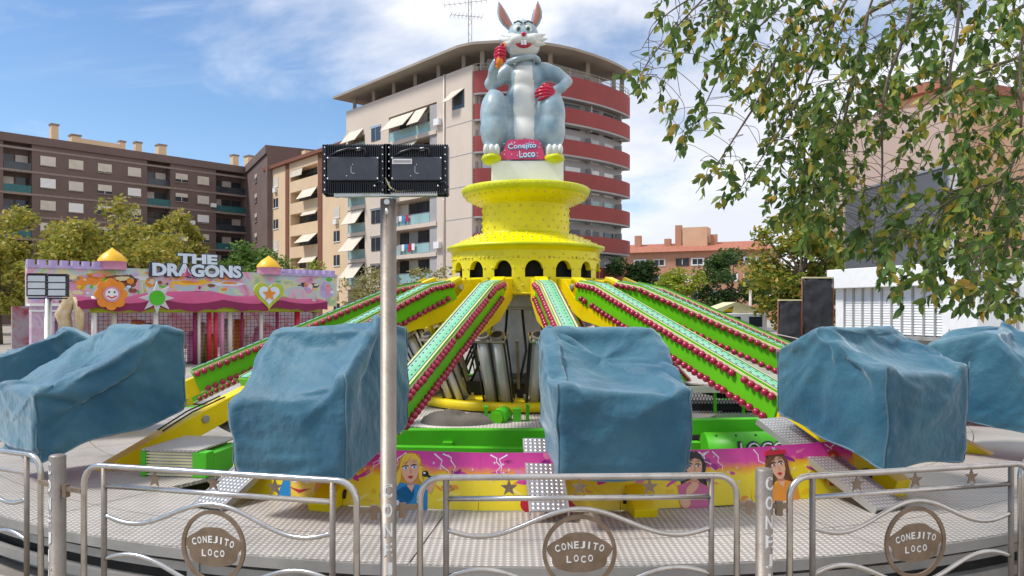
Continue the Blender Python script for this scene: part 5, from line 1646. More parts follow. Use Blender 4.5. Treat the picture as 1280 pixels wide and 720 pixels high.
def tarp(th, seed, label, dz=0.0, rc=7.46, src=None, rot=0.0, **kw):
    if src is None: o, car = settle(seed, **kw)
    else:
        o, car = copy_tree(src[0]), src[1].copy()
        COL.objects.link(car); car.parent = ride
    d = rd(th)
    o.location = (CX + d.x * rc, CY + d.y * rc, dz); o.rotation_euler = (0, 0, R(th - 90 + rot))
    car.location = (d.x * rc, d.y * rc, dz); car.rotation_euler = (0, 0, R(th - 90 + rot))
    tag(o, label, 'tarpaulin', 'blue tarpaulins over the ride cars')
    return o, car
tD = tarp(4.5, 11, 'blue tarpaulin over the front car beside the middle ramp, facing the camera square on', peak=-0.45, outer=0.47, ridge=-0.02)
tE = tarp(25.2, 23, 'pale blue tarpaulin right of centre with a dark crease down its near corner', zmax=2.06, peak=-0.10, outer=0.36, inner=0.24, hem_o=0.86, hem_i=1.2)
tC = tarp(-15.0, 41, 'blue tarpaulin directly behind the floodlight pole', peak=0.05, outer=0.52, inner=0.14, ridge=0.13, hem_o=0.86, hem_i=1.12)
tB = tarp(-39.3, 57, 'blue tarpaulin at the left, its top sloping down towards the left edge', zmax=2.06, hx=0.80, rc=7.54, peak=-0.5, outer=0.60, inner=0.06, hem_o=0.76, hem_i=1.10)
tarp(48.5, 37, 'blue tarpaulin cut by the right edge of the photo', dz=-0.10, src=tC)
tarp(-62.5, 63, 'blue tarpaulin partly hidden behind the sloping left one', dz=-0.10, src=tE)
tarp(71, 71, 'blue tarpaulin hidden low behind the two right-hand covered cars', dz=-0.45, src=tD)
tarp(272, 77, 'blue tarpaulin hidden low behind the left-hand covered cars', dz=-0.5, src=tB)
tarp(116, 83, 'blue tarpaulin far behind, glimpsed under the right-hand arm beside the front car', dz=-0.72, src=tD)
# ------------------------------------------------------------------ rabbit statue on the pedestal
rb = empty('rabbit_statue', (CX - 0.036, CY - 0.05, 4.85), 0, 'grey painted rabbit statue with pink-lined ears and red gloves sitting on the white pedestal', 'statue')
K = 0.01485
def rp(px, py, y=0.0): return Vector(((px - 655) * K, y, (205 - py) * K))
G1 = mat('rabbit_grey', (0.18, 0.30, 0.37), 0.3, col2=(0.42, 0.50, 0.52), vscale=2.6, stain=0.5, sscale=3.0, staincol=(0.08, 0.19, 0.28), bump=0.15, bscale=18)
G2 = mat('rabbit_white', (0.66, 0.67, 0.62), 0.35, var=0.07, vscale=3, stain=0.3, sscale=3, staincol=(0.42, 0.52, 0.58))
G_pink = mat('ear_pink', (0.40, 0.17, 0.13), 0.45, var=0.12)
G_red = mat('glove_red', (0.50, 0.015, 0.05), 0.3, var=0.15, vscale=5)
G_or = mat('carrot_orange', (0.75, 0.22, 0.01), 0.4, var=0.1)
b = MB()
def limb(pts, rs):
    b.tube(pts, rs, None, 16)
    for p, r in zip(pts, rs): b.ball(p, r * 0.99, None, 16, 10)
b.ball(rp(656, 135), (0.37, 0.34, 0.66), None, 24, 16)
b.ball(rp(658, 98), (0.34, 0.30, 0.32), None, 24, 16)
b.ball(rp(656, 170, 0.05), (0.52, 0.48, 0.50), None, 24, 14)
limb([rp(656, 90), rp(655, 76), rp(654, 62)], [0.25, 0.20, 0.19])
b.ball(rp(654, 48, -0.05), (0.30, 0.29, 0.36), None, 24, 16)           # head
b.ball(rp(654, 60, -0.16), (0.31, 0.24, 0.21), None, 20, 12)           # cheeks
for s, x0 in ((-1, 619), (1, 688)):
    b.ball(rp(x0, 143, -0.12), (0.27, 0.42, 0.46), None, 24, 14)       # thigh
    b.ball(rp(x0 - s * 1, 162, -0.16), (0.28, 0.40, 0.44), None, 24, 14)
    limb([rp(x0 + s * 1, 172, -0.25), rp(x0 + s * 2, 190, -0.30)], [0.20, 0.15])
    limb([rp(x0 + s * 2, 197, -0.18), rp(x0 + s * 3, 196, -0.58)], [0.14, 0.15])   # foot
limb([rp(636, 88, -0.02), rp(614, 104, -0.10), rp(618, 92, -0.34), rp(622, 84, -0.40)], [0.17, 0.125, 0.10, 0.09])
limb([rp(680, 87, -0.02), rp(695, 92, -0.04), rp(708, 101, -0.08), rp(700, 112, -0.25), rp(692, 117, -0.32)], [0.17, 0.15, 0.115, 0.10, 0.09])
body = b.build('body', G1, rb)
rm = body.modifiers.new('r', 'REMESH'); rm.mode = 'VOXEL'; rm.voxel_size = 0.028
sm = body.modifiers.new('s', 'SMOOTH'); sm.iterations = 7; sm.factor = 0.5
freeze(body)
me = body.data
me.materials.append(G2)
for p in me.polygons:
    p.use_smooth = True
    c = p.center
    hw = 0.15 + 0.045 * math.sin((c.z - 0.3) * 2.2)
    if abs(c.x - 0.0) < hw and c.y < -0.12 and 0.42 < c.z < 1.80: p.material_index = 1
    if c.z < 0.20 and c.y < -0.40: p.material_index = 1
    if 1.92 < c.z < 2.14 and c.y < -0.22 and abs(c.x) < 0.26: p.material_index = 1
for s, x0, xt, yt in ((-1, 642, 623.5, 1), (1, 664, 672.5, 0)):
    e = MB(); ei = MB()
    A_, T_ = rp(x0, 36, 0.02), rp(xt, yt - 3, 0.06)
    ax = (T_ - A_); L_ = ax.length; ax.normalize()
    sd = Vector((0, 1, 0)).cross(ax).normalized(); fr_ = ax.cross(sd)
    prof = [(0.0, 0.055), (0.12, 0.065), (0.3, 0.086), (0.5, 0.096), (0.7, 0.08), (0.86, 0.046), (1.0, 0.006)]
    for mb_, kx, ky, off in ((e, 1.0, 0.42, 0.0), (ei, 0.68, 0.22, -0.034)):
        vs, fs = [], []
        n_ = 14
        for t_, w_ in prof:
            for j in range(n_):
                a = 2 * math.pi * j / n_
                vs.append(A_ + ax * (L_ * (t_ if mb_ is e else 0.08 + 0.84 * t_)) + sd * (w_ * kx * math.cos(a)) + Vector((0, 1, 0)) * (w_ * ky * math.sin(a) + off) + sd * (s * 0.05 * math.sin(math.pi * t_)))
        for i in range(len(prof) - 1):
            for j in range(n_): fs.append((i * n_ + j, i * n_ + (j + 1) % n_, (i + 1) * n_ + (j + 1) % n_, (i + 1) * n_ + j))
        fs.append(tuple(range(n_)))
        mb_.add(vs, fs, None, None, True)
    eo = e.build('ear', G1, rb); ei.build('inner_ear', G_pink, eo)
# muzzle, whisker tufts, nose, mouth, teeth, eyes
mz = MB()
for s in (-1, 1):
    mz.ball(rp(654 + s * 7, 55.5, -0.37), (0.135, 0.10, 0.095), None, 16, 10)
    for dx, dz, ln in ((0, 0, 1), (0.01, -0.07, .85), (0, 0.06, .8)):
        mz.tube([rp(654 + s * 8, 55, -0.33) + Vector((0, 0, dz * 0.4)), rp(654 + s * 15, 54, -0.27) + Vector((0, 0, dz * 0.8)), rp(654 + s * (17 + 13 * ln), 51, -0.2) + Vector((0, 0, dz * 1.4))], [0.085, 0.085, 0.006], None, 8)
mz.build('muzzle', G2, rb)
ns = MB(); ns.ball(rp(654.5, 50.5, -0.44), (0.045, 0.04, 0.034), None, 12, 8); ns.build('nose', G_red, rb)
mt_ = MB(); mt_.prism([(0.155 * math.cos(a) , 0.115 * math.sin(a)) for a in [math.pi + math.pi * i / 14 for i in range(15)]], 0.0, 0.06, G_red, frame(rp(654.5, 59, -0.345), (1, 0, 0), (0, 0.25, 0.97)))
mt_.build('mouth', None, rb, bevel=0.01)
te = MB()
for dx in (-0.027, 0.027): te.box(rp(654.5, 60.8, -0.432) + Vector((dx, 0, 0)), (0.048, 0.03, 0.085))
te.build('tooth', M_white, rb, bevel=0.008)
for s in (-1, 1):
    ey = MB(); c = rp(654 + s * 6.2, 40.5, -0.27)
    ey.ball(c, (0.072, 0.055, 0.092), G2, 16, 10); ey.ball(c + Vector((-s * 0.006, -0.042, -0.012)), (0.042, 0.02, 0.05), mat('iris_grey', (0.10, 0.20, 0.17), 0.2), 12, 8); ey.ball(c + Vector((-s * 0.006, -0.058, -0.012)), (0.02, 0.01, 0.025), M_black, 10, 6)
    ey.tube([c + Vector((-0.08, -0.02, 0.10)), c + Vector((0, -0.035, 0.135)), c + Vector((0.08, -0.02, 0.10))], 0.014, K_black, 6)
    ey.build('eye', None, rb)
hr = MB()
for dx, ht in ((-0.05, 0.10), (0, 0.16), (0.05, 0.10)): hr.tube([rp(654, 33, -0.05) + Vector((dx * .6, 0, 0)), rp(654, 33, -0.07) + Vector((dx, 0, ht))], [0.04, 0.005], None, 8)
hr.build('hair_tuft', G1, rb)
cf = MB(); cf.tube([rp(654 + 19 * math.cos(a), 77 + 2.5 * math.sin(a * 2), 0) + Vector((0, 0.24 * math.sin(a) - 0.03, -0.03 * math.sin(a))) for a in [2 * math.pi * i / 24 for i in range(24)]], 0.055, None, 10, closed=True)
cf.build('neck_roll', G1, rb)
# gloves: palm, four fingers and thumb closing on the carrot / on the hip
def glove(c, dirx, grip, s):
    g_ = MB()
    g_.tube([c + Vector((-s * 0.02, 0.04, -0.14)), c + Vector((0, 0.02, -0.07))], [0.115, 0.10], None, 12)
    g_.ball(c, (0.10, 0.085, 0.12), None, 14, 10)
    for i in range(4):
        z = 0.09 - 0.055 * i
        ln = (0.9, 1.05, 1.0, 0.8)[i]
        if grip: pts = [c + Vector((-0.06, -0.03, z)), c + Vector((0.02, -0.13 * ln, z + 0.01)), c + Vector((0.10 * ln, -0.11, z)), c + Vector((0.09, -0.03, z))]
        else: pts = [c + Vector((0.04, -0.05, z * .8)), c + Vector((-0.08, -0.10, z)), c + Vector((-0.19 * ln, -0.08, z * 1.1 - 0.02)), c + Vector((-0.26 * ln, -0.02, z * 1.1 - 0.04))]
        g_.tube(pts, [0.036, 0.035, 0.032, 0.024], None, 8); g_.ball(pts[-1], 0.025, None, 8, 6)
    th_ = [c + Vector((0.03, 0.0, 0.05)), c + Vector((0.07, -0.05, 0.13)), c + Vector((0.06, -0.11, 0.16))] if grip else [c + Vector((-0.02, 0.0, 0.08)), c + Vector((-0.07, -0.02, 0.15)), c + Vector((-0.13, -0.03, 0.15))]
    g_.tube(th_, [0.042, 0.038, 0.026], None, 8); g_.ball(th_[-1], 0.027, None, 8, 6)
    g_.build('glove', G_red, rb)
gc = rp(625, 77, -0.47)
glove(gc, 1, True, -1)
glove(rp(687, 121, -0.36), -1, False, 1)
ca = MB(); A_, B_ = gc + Vector((0.10, -0.07, 0.20)), gc + Vector((-0.02, -0.07, -0.22))
ca.tube([A_, A_.lerp(B_, 0.3), A_.lerp(B_, 0.75), B_], [0.02, 0.045, 0.062, 0.05], None, 10); ca.ball(B_, (0.05, 0.05, 0.04), None, 10, 6)
o = ca.build('carrot', G_or)
o.location = rb.location
tag(o, 'orange carrot held in the red gloved hand of the rabbit statue', 'carrot')
# toes and soles, name plate at the feet
for s, x0 in ((-1, 619), (1, 688)):
    so = MB(); so.ball(rp(x0 + s * 3, 202, -0.45), (0.19, 0.34, 0.10), None, 16, 8); so.build('sole', M_tower_rim, rb)
    for i in range(3):
        q = MB(); c = rp(x0 + s * 3 + (i - 1) * 6.5, 193, -0.66); q.ball(c, (0.052, 0.085, 0.10), None, 10, 8); q.build('toe', G2, rb)
pl = MB(); PM = frame(rp(653, 192, -0.56), (1, 0, 0), (0, 0.12, 0.99))
pl.prism([(-0.42, -0.17), (0.42, -0.17), (0.30, 0.17), (0.1, 0.20), (-0.26, 0.18)], -0.03, 0.0, mat('sign_pink', (0.55, 0.05, 0.14), 0.45, var=0.12, vscale=8), PM)
for body_, z_, w_, dx in (('Conejito', 0.06, 0.50, -0.01), ('Loco', -0.075, 0.28, 0.08)):
    pl.text(body_, K_blue, PM @ Matrix.Translation((dx + .006, z_ - .006, 0.003)) @ Matrix.Rotation(0.06, 4, 'Z'), w_ * 1.05, 0.14, 0.004, 0.035)
    pl.text(body_, M_sky_letter, PM @ Matrix.Translation((dx, z_, 0.010)) @ Matrix.Rotation(0.06, 4, 'Z'), w_, 0.125, 0.004, 0.012)
rr = random.Random(5)
for i in range(22): pl.ball(PM @ Vector((rr.uniform(-.33, .33), rr.uniform(-.15, .15), 0.002)), 0.009, M_white, 6, 4)
o = pl.build('name_plate', None, rb)

# ------------------------------------------------------------------ fence panels and posts
def fence_panel(P, Q, label):
    P, Q = Vector((P[0], P[1], 0)), Vector((Q[0], Q[1], 0))
    W_ = (Q - P).length
    t = empty('crowd_barrier', (P + Q) / 2, math.atan2(Q.y - P.y, Q.x - P.x), label, 'barrier', 'stainless steel barriers round the ride')
    h = W_ / 2
    zt, zb, rc = 1.17, 0.22, 0.13
    arc = lambda cx_, cz, a0, a1: [(cx_ + rc * math.cos(R(a)), 0, cz + rc * math.sin(R(a))) for a in range(a0, a1 + 1, 15)]
    f = MB()
    pts = [(-h, 0, 0.0)] + arc(-h + rc, zt - rc, 90, 180)[::-1] + arc(h - rc, zt - rc, 0, 90)[::-1] + [(h, 0, 0.0)]
    f.tube(pts, 0.0205, M_steel, 12)
    f.build('outer_frame', None, t)
    iw = h - 0.165
    i_ = MB()
    for s in (-1, 1): i_.tube([(s * iw, 0, zb), (s * iw, 0, zt)], 0.019, M_steel_d, 10)
    i_.tube([(-h, 0, zb), (h, 0, zb)], 0.0195, M_steel, 10)
    i_.build('upright', None, t)
    m_ = MB(); m_.tube([(-iw, 0, 1.035), (iw, 0, 1.035)], 0.017, M_steel, 10); m_.build('middle_rail', None, t)
    for sgn, z0 in ((1, 0.88), (-1, 0.50)):
        w = MB(); w.tube([(iw * (i / 40 * 2 - 1), 0, z0 + sgn * 0.085 * math.cos(math.pi * 1.35 * (i / 40 * 2 - 1))) for i in range(41)], 0.0155, M_steel, 10)
        w.build('wave_rail', None, t)
    XZ = frame((0, 0, 0), (1, 0, 0), (0, 0, 1))
    for dx in (-0.45, 0.0, 0.45):
        s = MB(); s.prism([(dx + x, 1.102 + z) for x, z in star_poly(5, 0.056, 0.023)], -0.004, 0.004, M_badge, XZ); s.build('star', None, t)
    r_ = MB()
    n = 40; ro, ri = 0.238, 0.212
    vs, fs = [], []
    for i in range(n):
        a = 2 * math.pi * i / n
        for (q, y) in ((ro, -0.008), (ro, 0.008), (ri, 0.008), (ri, -0.008)): vs.append((q * math.cos(a), y, 0.69 + q * math.sin(a)))
    for i in range(n):
        for j in range(4): fs.append((4 * i + j, 4 * i + (j + 1) % 4, 4 * ((i + 1) % n) + (j + 1) % 4, 4 * ((i + 1) % n) + j))
    r_.add(vs, fs, M_badge); r_.build('badge_ring', None, t)
    bd = MB(); poly = []
    for i in range(72):
        a = 2 * math.pi * i / 72
        q = 1 + 0.11 * abs(math.sin(2.5 * a + 0.8)) + 0.03 * math.sin(7 * a)
        poly.append((0.188 * q * math.cos(a), 0.69 + 0.120 * q * math.sin(a) - 0.005))
    bd.prism(poly, -0.004, 0.004, M_badge, XZ)
    bo = bd.build('badge', None, t)
    lt = MB()
    for side in (1, -1):
        for i, ch_ in enumerate('CONEJITO'):
            a = R(112 - 44 * i / 7.0 * 1.0) if False else 0
            x = -0.142 + 0.0405 * i; z = 0.715 + 0.022 * (1 - ((i - 3.5) / 3.5) ** 2)
            rot = -(i - 3.5) * 0.075
            Mx = frame((side * x, -side * 0.0045, z), (side, 0, 0), (0, 0, 1)) @ Matrix.Rotation(rot, 4, 'Z')
            lt.text(ch_, M_letter, Mx, 0.011 if ch_ == 'I' else 0.030, 0.045, 0.0012, 0.02)
        for i, ch_ in enumerate('LOCO'):
            x = -0.068 + 0.046 * i; z = 0.645 + (0.006 if i % 2 else 0)
            lt.text(ch_, M_letter, frame((side * x, -side * 0.0045, z), (side, 0, 0), (0, 0, 1)), 0.031, 0.044, 0.0012, 0.02)
    lt.build('lettering', None, bo)
    return t
P2 = lambda px, d: ((px - 640) / F * d, d)
fence_panel(P2(105, 5.21), P2(446, 4.70), 'steel barrier with brown name badge, left of the tall floodlight pole')
fence_panel(P2(525, 4.81), P2(921, 4.88), 'steel barrier with brown name badge, directly below the covered front car')
fence_panel(P2(987, 4.82), P2(1288, 5.27), 'steel barrier with brown name badge, at the right below the pale tarpaulin')
fence_panel((-5.20, 6.38), P2(51, 5.5), 'steel barrier cut by the left edge of the photo')

fence_panel((2.62 + 0.98, 5.38), (5.30, 6.25), 'steel barrier wholly beyond the right edge of the photo')
def cyl_text(mb, word, r, z0, dz, ang, m_, w=0.052, h=0.085):
    for i, ch_ in enumerate(word):
        vs, fs = text_geo(ch_, 0.02, 0.02, 3)
        x0, x1 = min(v[0] for v in vs), max(v[0] for v in vs); y0, y1 = min(v[1] for v in vs), max(v[1] for v in vs)
        ww = 0.018 if ch_ == 'I' else w
        out = []
        for v in vs:
            x = ((v[0] - x0) / (x1 - x0) - 0.5) * ww; z = ((v[1] - y0) / (y1 - y0) - 0.5) * h
            rr_ = r + (0.0025 if v[2] > 0 else -0.002)
            a = x / r + ang
            out.append((rr_ * math.sin(a), -rr_ * math.cos(a), z0 - dz * i + z))
        mb.add(out, fs, m_)
def fence_post(X, Y, h, r, ang, label, lugs=()):
    t = empty('fence_post', (X, Y, 0), 0, label, 'fence post', 'lettered steel posts of the fence')
    p = MB(); p.lathe([(0, 0), (r + 0.04, 0), (r + 0.04, 0.012), (r, 0.014), (r, h - 0.01), (r - 0.008, h), (0, h + 0.004)], None, 32, smooth=True); p.build('tube', M_steel_d, t)
    l_ = MB(); cyl_text(l_, 'CONEJITO', r, h - 0.085, 0.122, ang, M_letter); l_.build('lettering', None, t)
    lug(t, lugs, r)
    return t
def lug(t, lugs, r):
    for (dx, dy) in lugs:
        L_ = math.hypot(dx, dy)
        q = MB(); u_ = Vector((dx, dy, 0)) / L_
        q.bar(u_ * (r - 0.005) + Vector((0, 0, 0.99)), u_ * L_ + Vector((0, 0, 0.99)), 0.03, 0.03)
        q.bar(u_ * (r + 0.02) + Vector((0, 0, 0.975)), u_ * (r + 0.06) + Vector((0, 0, 0.975)), 0.035, 0.09)
        q.build('lug', M_badge, t)
def rel(a, b): return (b[0] - a[0], b[1] - a[1])
pa = P2(72, 5.33)
fence_post(pa[0], pa[1], 1.215, 0.054, -0.75, 'steel fence post lettered downwards, at the left of the photo', (rel(pa, P2(50, 5.5)), rel(pa, P2(103, 5.21))))
pb = P2(955, 4.83)
fence_post(pb[0], pb[1], 1.225, 0.053, 0.35, 'steel fence post lettered downwards, on the right under the painted panels', (rel(pb, P2(921, 4.88)), rel(pb, P2(987, 4.82))))

# ------------------------------------------------------------------ floodlight poles
M_case = mat('black_casing', (0.010, 0.012, 0.018), 0.38, var=0.3, vscale=12, spec=0.5)
M_drv = mat('driver_box_grey', (0.055, 0.062, 0.078), 0.45, var=0.15, vscale=9, stain=0.25, sscale=18, staincol=(0.16, 0.17, 0.19))
M_led = mat('led_panel', (0.55, 0.58, 0.62), 0.2, var=0.08)
def flood(parent, x, z, y, w, h, front, sticker=False, tilt=0.0):
    c = MB()
    c.span((-w / 2, -0.035, -h / 2), (w / 2, 0.035, h / 2), M_case)
    n = 26
    for zt, zb in ((h / 2, h / 2 - 0.095), (-h / 2 + 0.07, -h / 2)):
        for i in range(n):
            xx = -w / 2 + 0.012 + (w - 0.024) * i / (n - 1)
            c.span((xx - 0.003, -0.062, zb), (xx + 0.003, -0.0352, zt - 0.006), M_case)
    for i in range(n):
        xx = -w / 2 + 0.01 + (w - 0.02) * i / (n - 1); c.span((xx - 0.0035, -0.02, h / 2), (xx + 0.0035, 0.02, h / 2 + 0.010), M_case)
    for s in (-1, 1):
        c.span((s * w / 2 - 0.012, -0.055, -h / 2), (s * w / 2 + 0.012, 0.055, h / 2), M_case)
        for k in range(7): c.ball((s * (w / 2 - 0.004), -0.058, -h / 2 + 0.02 + k * (h - 0.04) / 6), 0.006, M_alu, 6, 4)
    o = c.build('floodlight', None, parent)
    o.location = (x, y, z); o.rotation_euler = (tilt, 0, 0)
    if not front:
        d = MB(); d.span((-w * 0.43, -0.085, -0.075), (w * 0.43, -0.036, 0.068)); d.build('driver_box', M_drv, o, bevel=0.004)
        e = MB()
        e.tube([(-w * 0.40, -0.07, 0.075), (-w * 0.25, -0.085, 0.10), (-w * 0.08, -0.09, 0.117), (w * 0.08, -0.085, 0.115), (w * 0.2, -0.085, 0.118), (w * 0.22, -0.088, 0.10), (w * 0.21, -0.08, 0.07)], 0.0075, M_case, 8)
        e.tube([(w * 0.05, -0.075, 0.115), (w * 0.13, -0.08, 0.118)], 0.012, M_alu, 8)
        e.build('cable', None, o)
        e = MB()
        e.tube([(w * 0.36, -0.07, -0.10), (w * 0.46, -0.085, -0.08), (w * 0.55, -0.08, -0.12)], 0.006, M_case, 6)
        e.build('cable', None, o)
        s = MB()
        for (sx, sz) in ((-.42, .06), (.42, .06), (-.42, -.066), (.42, -.066), (.37, -.11), (-.1, -.05), (.0, .02)): s.ball((sx * w, -0.086, sz), 0.007 if abs(sx) > .2 else 0.004, M_alu, 6, 4)
        if sticker:
            s.span((-w * .42, -0.0885, 0.024), (-w * .08, -0.0855, 0.055), M_letter); s.span((-w * .40, -0.090, 0.032), (-w * .10, -0.0886, 0.047), M_grey_wall)
        s.span((-0.012, -0.0865, -0.03), (-0.008, -0.0855, 0.012), M_alu_dull); s.span((-0.006, -0.0865, -0.035), (0.012, -0.0855, -0.03), M_alu_dull)
        s.build('screws_and_label', None, o)
    else:
        for k in range(3):
            q = MB(); q.span((-w * .44, -0.07, -h * .44 + k * h * .3), (w * .44, -0.036, -h * .44 + k * h * .3 + h * .25)); q.build('led_panel', M_led, o)
    return o
# near pole: it is one of the lettered posts, carried up to the lamps
q = P2(485.5, 4.75)
t = empty('floodlight_pole', (q[0], q[1], 0), 0, 'tall lettered steel pole carrying two black floodlights seen from behind, left of centre', 'floodlight pole')
p = MB(); p.lathe([(0, 0), (0.09, 0), (0.09, 0.012), (0.05, 0.014), (0.05, 2.925), (0, 2.93)], None, 32); p.build('pole', M_steel_d, t)
l_ = MB(); cyl_text(l_, 'CONEJITO', 0.05, 1.115, 0.122, 0.12, M_letter); l_.build('lettering', None, t)
lug(t, (rel(q, P2(446, 4.70)), rel(q, P2(525, 4.81))), 0.05)
yb = MB()
yb.bar((-0.33, -0.02, 2.945), (0.31, -0.02, 2.955), 0.05, 0.022, M_steel)
yb.span((-0.40, 0.03, 2.945), (0.37, 0.05, 2.958), M_case)
for x in (-0.395, 0.37): yb.span((x - 0.006, -0.02, 2.95), (x + 0.006, 0.05, 3.10), M_case)
yb.span((-0.02, -0.055, 2.95), (0.02, 0.05, 3.26), M_case)
yb.tube([(0, -0.055, 2.86), (0, -0.06, 2.82)], 0.012, M_alu, 6); yb.tube([(0, -0.052, 2.9), (0, -0.064, 2.9)], 0.018, M_alu, 8)
yb.tube([(-0.01, -0.05, 3.05), (0.02, -0.06, 2.99), (0.06, -0.05, 2.965), (0.16, -0.04, 2.975)], 0.006, M_cream, 6)
yb.build('yoke', None, t)
flood(t, -0.205, 3.105, 0.0, 0.365, 0.30, False, False)
flood(t, 0.187, 3.105, 0.0, 0.355, 0.30, False, True)
# far pole on the left
q = P2(60, 15.5)
t = empty('floodlight_pole', (q[0], q[1], 0), R(10), 'far pole with two pale floodlight panels facing the camera, in front of the castle ride', 'floodlight pole')
p = MB(); p.lathe([(0, 0), (0.12, 0), (0.12, 0.02), (0.07, 0.02), (0.07, 2.42), (0, 2.42)], None, 20); p.build('pole', M_alu, t)
y_ = MB(); y_.bar((-0.36, 0, 2.43), (0.36, 0, 2.43), 0.06, 0.03, M_case); y_.build('yoke', None, t)
flood(t, -0.19, 2.70, 0.0, 0.36, 0.46, True); flood(t, 0.19, 2.69, 0.0, 0.36, 0.46, True)
# ------------------------------------------------------------------ near tree hanging in from the right
def inside(poly, x, y):
    c = False; n = len(poly)
    for i in range(n):
        x1, y1 = poly[i]; x2, y2 = poly[i - 1]
        if (y1 > y) != (y2 > y) and x < (x2 - x1) * (y - y1) / (y2 - y1) + x1: c = not c
    return c
ntree = empty('near_tree', (5.3, 5.6, 0), 0, 'near tree whose thin hanging branches with dark green and yellowing leaves fill the upper right', 'tree')
rnd = random.Random(2024)
NO = Vector((5.3, 5.6, 0))
tb = MB()
tb.tube([(0, 0, 0), (0.06, 0.05, 1.5), (-0.05, 0.1, 3.4), (-0.3, 0.1, 5.2)], [0.24, 0.19, 0.16, 0.11], M_bark, 14)
tb.tube([(-0.05, 0.1, 3.4), (0.4, 0.5, 4.6), (0.9, 0.8, 6.0)], [0.12, 0.09, 0.05], M_bark, 10)
tb.build('trunk', None, ntree)
samples = []
bm_ = MB()
# limbs arch out of the trunk top and droop; given by the points they pass
limbs = [
    [(1150, -160, 5.6), (1010, -95, 5.4), (900, -20, 5.2), (838, 48, 5.1), (806, 95, 5.0)],
    [(1170, -140, 5.9), (1050, -60, 6.0), (950, 30, 6.0), (880, 130, 6.0), (845, 200, 6.0)],
    [(1180, -120, 5.2), (1090, -40, 5.0), (1020, 70, 4.9), (975, 170, 4.9), (930, 240, 4.9)],
    [(1190, -120, 6.2), (1100, -20, 6.4), (1060, 120, 6.5), (1030, 230, 6.5), (1005, 300, 6.5)],
    [(1200, -110, 4.9), (1140, 10, 4.6), (1110, 130, 4.5), (1100, 240, 4.5), (1090, 330, 4.5)],
    [(1230, -120, 5.5), (1200, 20, 5.2), (1190, 140, 5.0), (1180, 250, 4.9), (1150, 350, 4.9)],
    [(1290, -100, 4.9), (1285, 40, 4.4), (1270, 160, 4.2), (1240, 280, 4.1), (1215, 380, 4.1)],
    [(1330, -60, 5.6), (1310, 90, 4.9), (1290, 220, 4.7), (1262, 310, 4.6), (1240, 375, 4.6)],
    [(1290, 70, 4.9), (1230, 95, 4.9), (1170, 115, 4.9), (1130, 150, 4.9)],
    [(1100, -110, 5.8), (960, -60, 5.9), (880, -10, 5.9), (830, 20, 5.8), (800, 60, 5.8)],
    [(1060, -60, 5.6), (985, 40, 5.5), (935, 140, 5.4), (900, 200, 5.4), (872, 245, 5.4)],
    [(1080, 20, 5.2), (1050, 160, 5.2), (1010, 250, 5.2), (960, 300, 5.2)],
    [(1340, 150, 4.8), (1290, 215, 4.5), (1200, 245, 4.4), (1140, 300, 4.4)],
]
def spline(P, per=10):
    out = []
    for i in range(len(P) - 1):
        a, b, c, d = P[max(0, i - 1)], P[i], P[i + 1], P[min(len(P) - 1, i + 2)]
        for s in range(per):
            q = s / per
            out.append(0.5 * ((2 * b) + (c - a) * q + (2 * a - 5 * b + 4 * c - d) * q * q + (3 * b - a - 3 * c + d) * q ** 3))
    out.append(P[-1]); return out
root = Vector((-0.3, 0.1, 5.2))
for L_ in limbs:
    P = [at(*p) - NO for p in L_]
    pts = spline(P)
    pts = [p + Vector((noise.noise(p * 1.7), noise.noise(p * 1.7 + Vector((5, 0, 0))), noise.noise(p * 1.7 + Vector((0, 7, 0))))) * 0.06 for p in pts]
    full = [root, root.lerp(pts[0], 0.5) + Vector((0, 0, 0.25))] + pts
    n = len(full)
    bm_.tube(full, [0.013 * (1 - i / n) ** 1.1 + 0.002 for i in range(n)], M_bark, 6)
    samples += pts
ZONES = [   # (outline in the photograph used as a density guide for the crown, number of twigs)
    ([(805, -30), (900, -30), (960, 60), (965, 130), (915, 120), (880, 165), (845, 175), (830, 130), (842, 90), (812, 45)], 40),
    ([(880, -40), (1290, -40), (1290, 110), (1200, 110), (1110, 100), (1050, 180), (1005, 240), (965, 190), (965, 120), (920, 60)], 225),
    ([(1010, 100), (1115, 110), (1165, 150), (1150, 250), (1090, 290), (1010, 290), (960, 250), (985, 180)], 78),
    ([(950, 190), (1060, 190), (1110, 250), (1080, 320), (1010, 310), (965, 280)], 26),
    ([(1130, 250), (1290, 200), (1290, 400), (1225, 365), (1175, 335), (1120, 325), (1095, 290)], 115),
    ([(1190, 120), (1290, 110), (1290, 260), (1190, 260)], 34),
    ([(1120, 120), (1200, 120), (1190, 260), (1140, 260)], 9),
    ([(860, 180), (935, 175), (940, 250), (885, 240)], 9),
    ([(1070, 310), (1250, 320), (1260, 380), (1150, 372), (1090, 360)], 9),
    ([(788, 70), (835, 80), (830, 110), (795, 105)], 5),
]
lf = MB()
def leaf(p, d, size):
    """one pointed oval leaf, folded a little along its midrib"""
    d = d.normalized()
    s = d.cross(Vector((rnd.gauss(0, 1), rnd.gauss(0, 1), rnd.gauss(0, .5))))
    if s.length < 1e-3: return
    s.normalize(); nn = d.cross(s)
    w, L2 = size * 0.29, size
    f = nn * (w * 0.35); cv = nn * (-0.10 * size)
    vs = [p, p + d * L2 * 0.28 + s * w * 0.86 + f, p + d * L2 * 0.6 + s * w * 0.82 + f + cv * .4, p + d * L2 + cv, p + d * L2 * 0.6 - s * w * 0.82 + f + cv * .4, p + d * L2 * 0.28 - s * w * 0.86 + f, p + d * L2 * 0.45]
    lf.add(vs, [(0, 1, 6), (1, 2, 6), (2, 3, 6), (3, 4, 6), (4, 5, 6), (5, 0, 6)], None, None, True)
tw_ = MB()
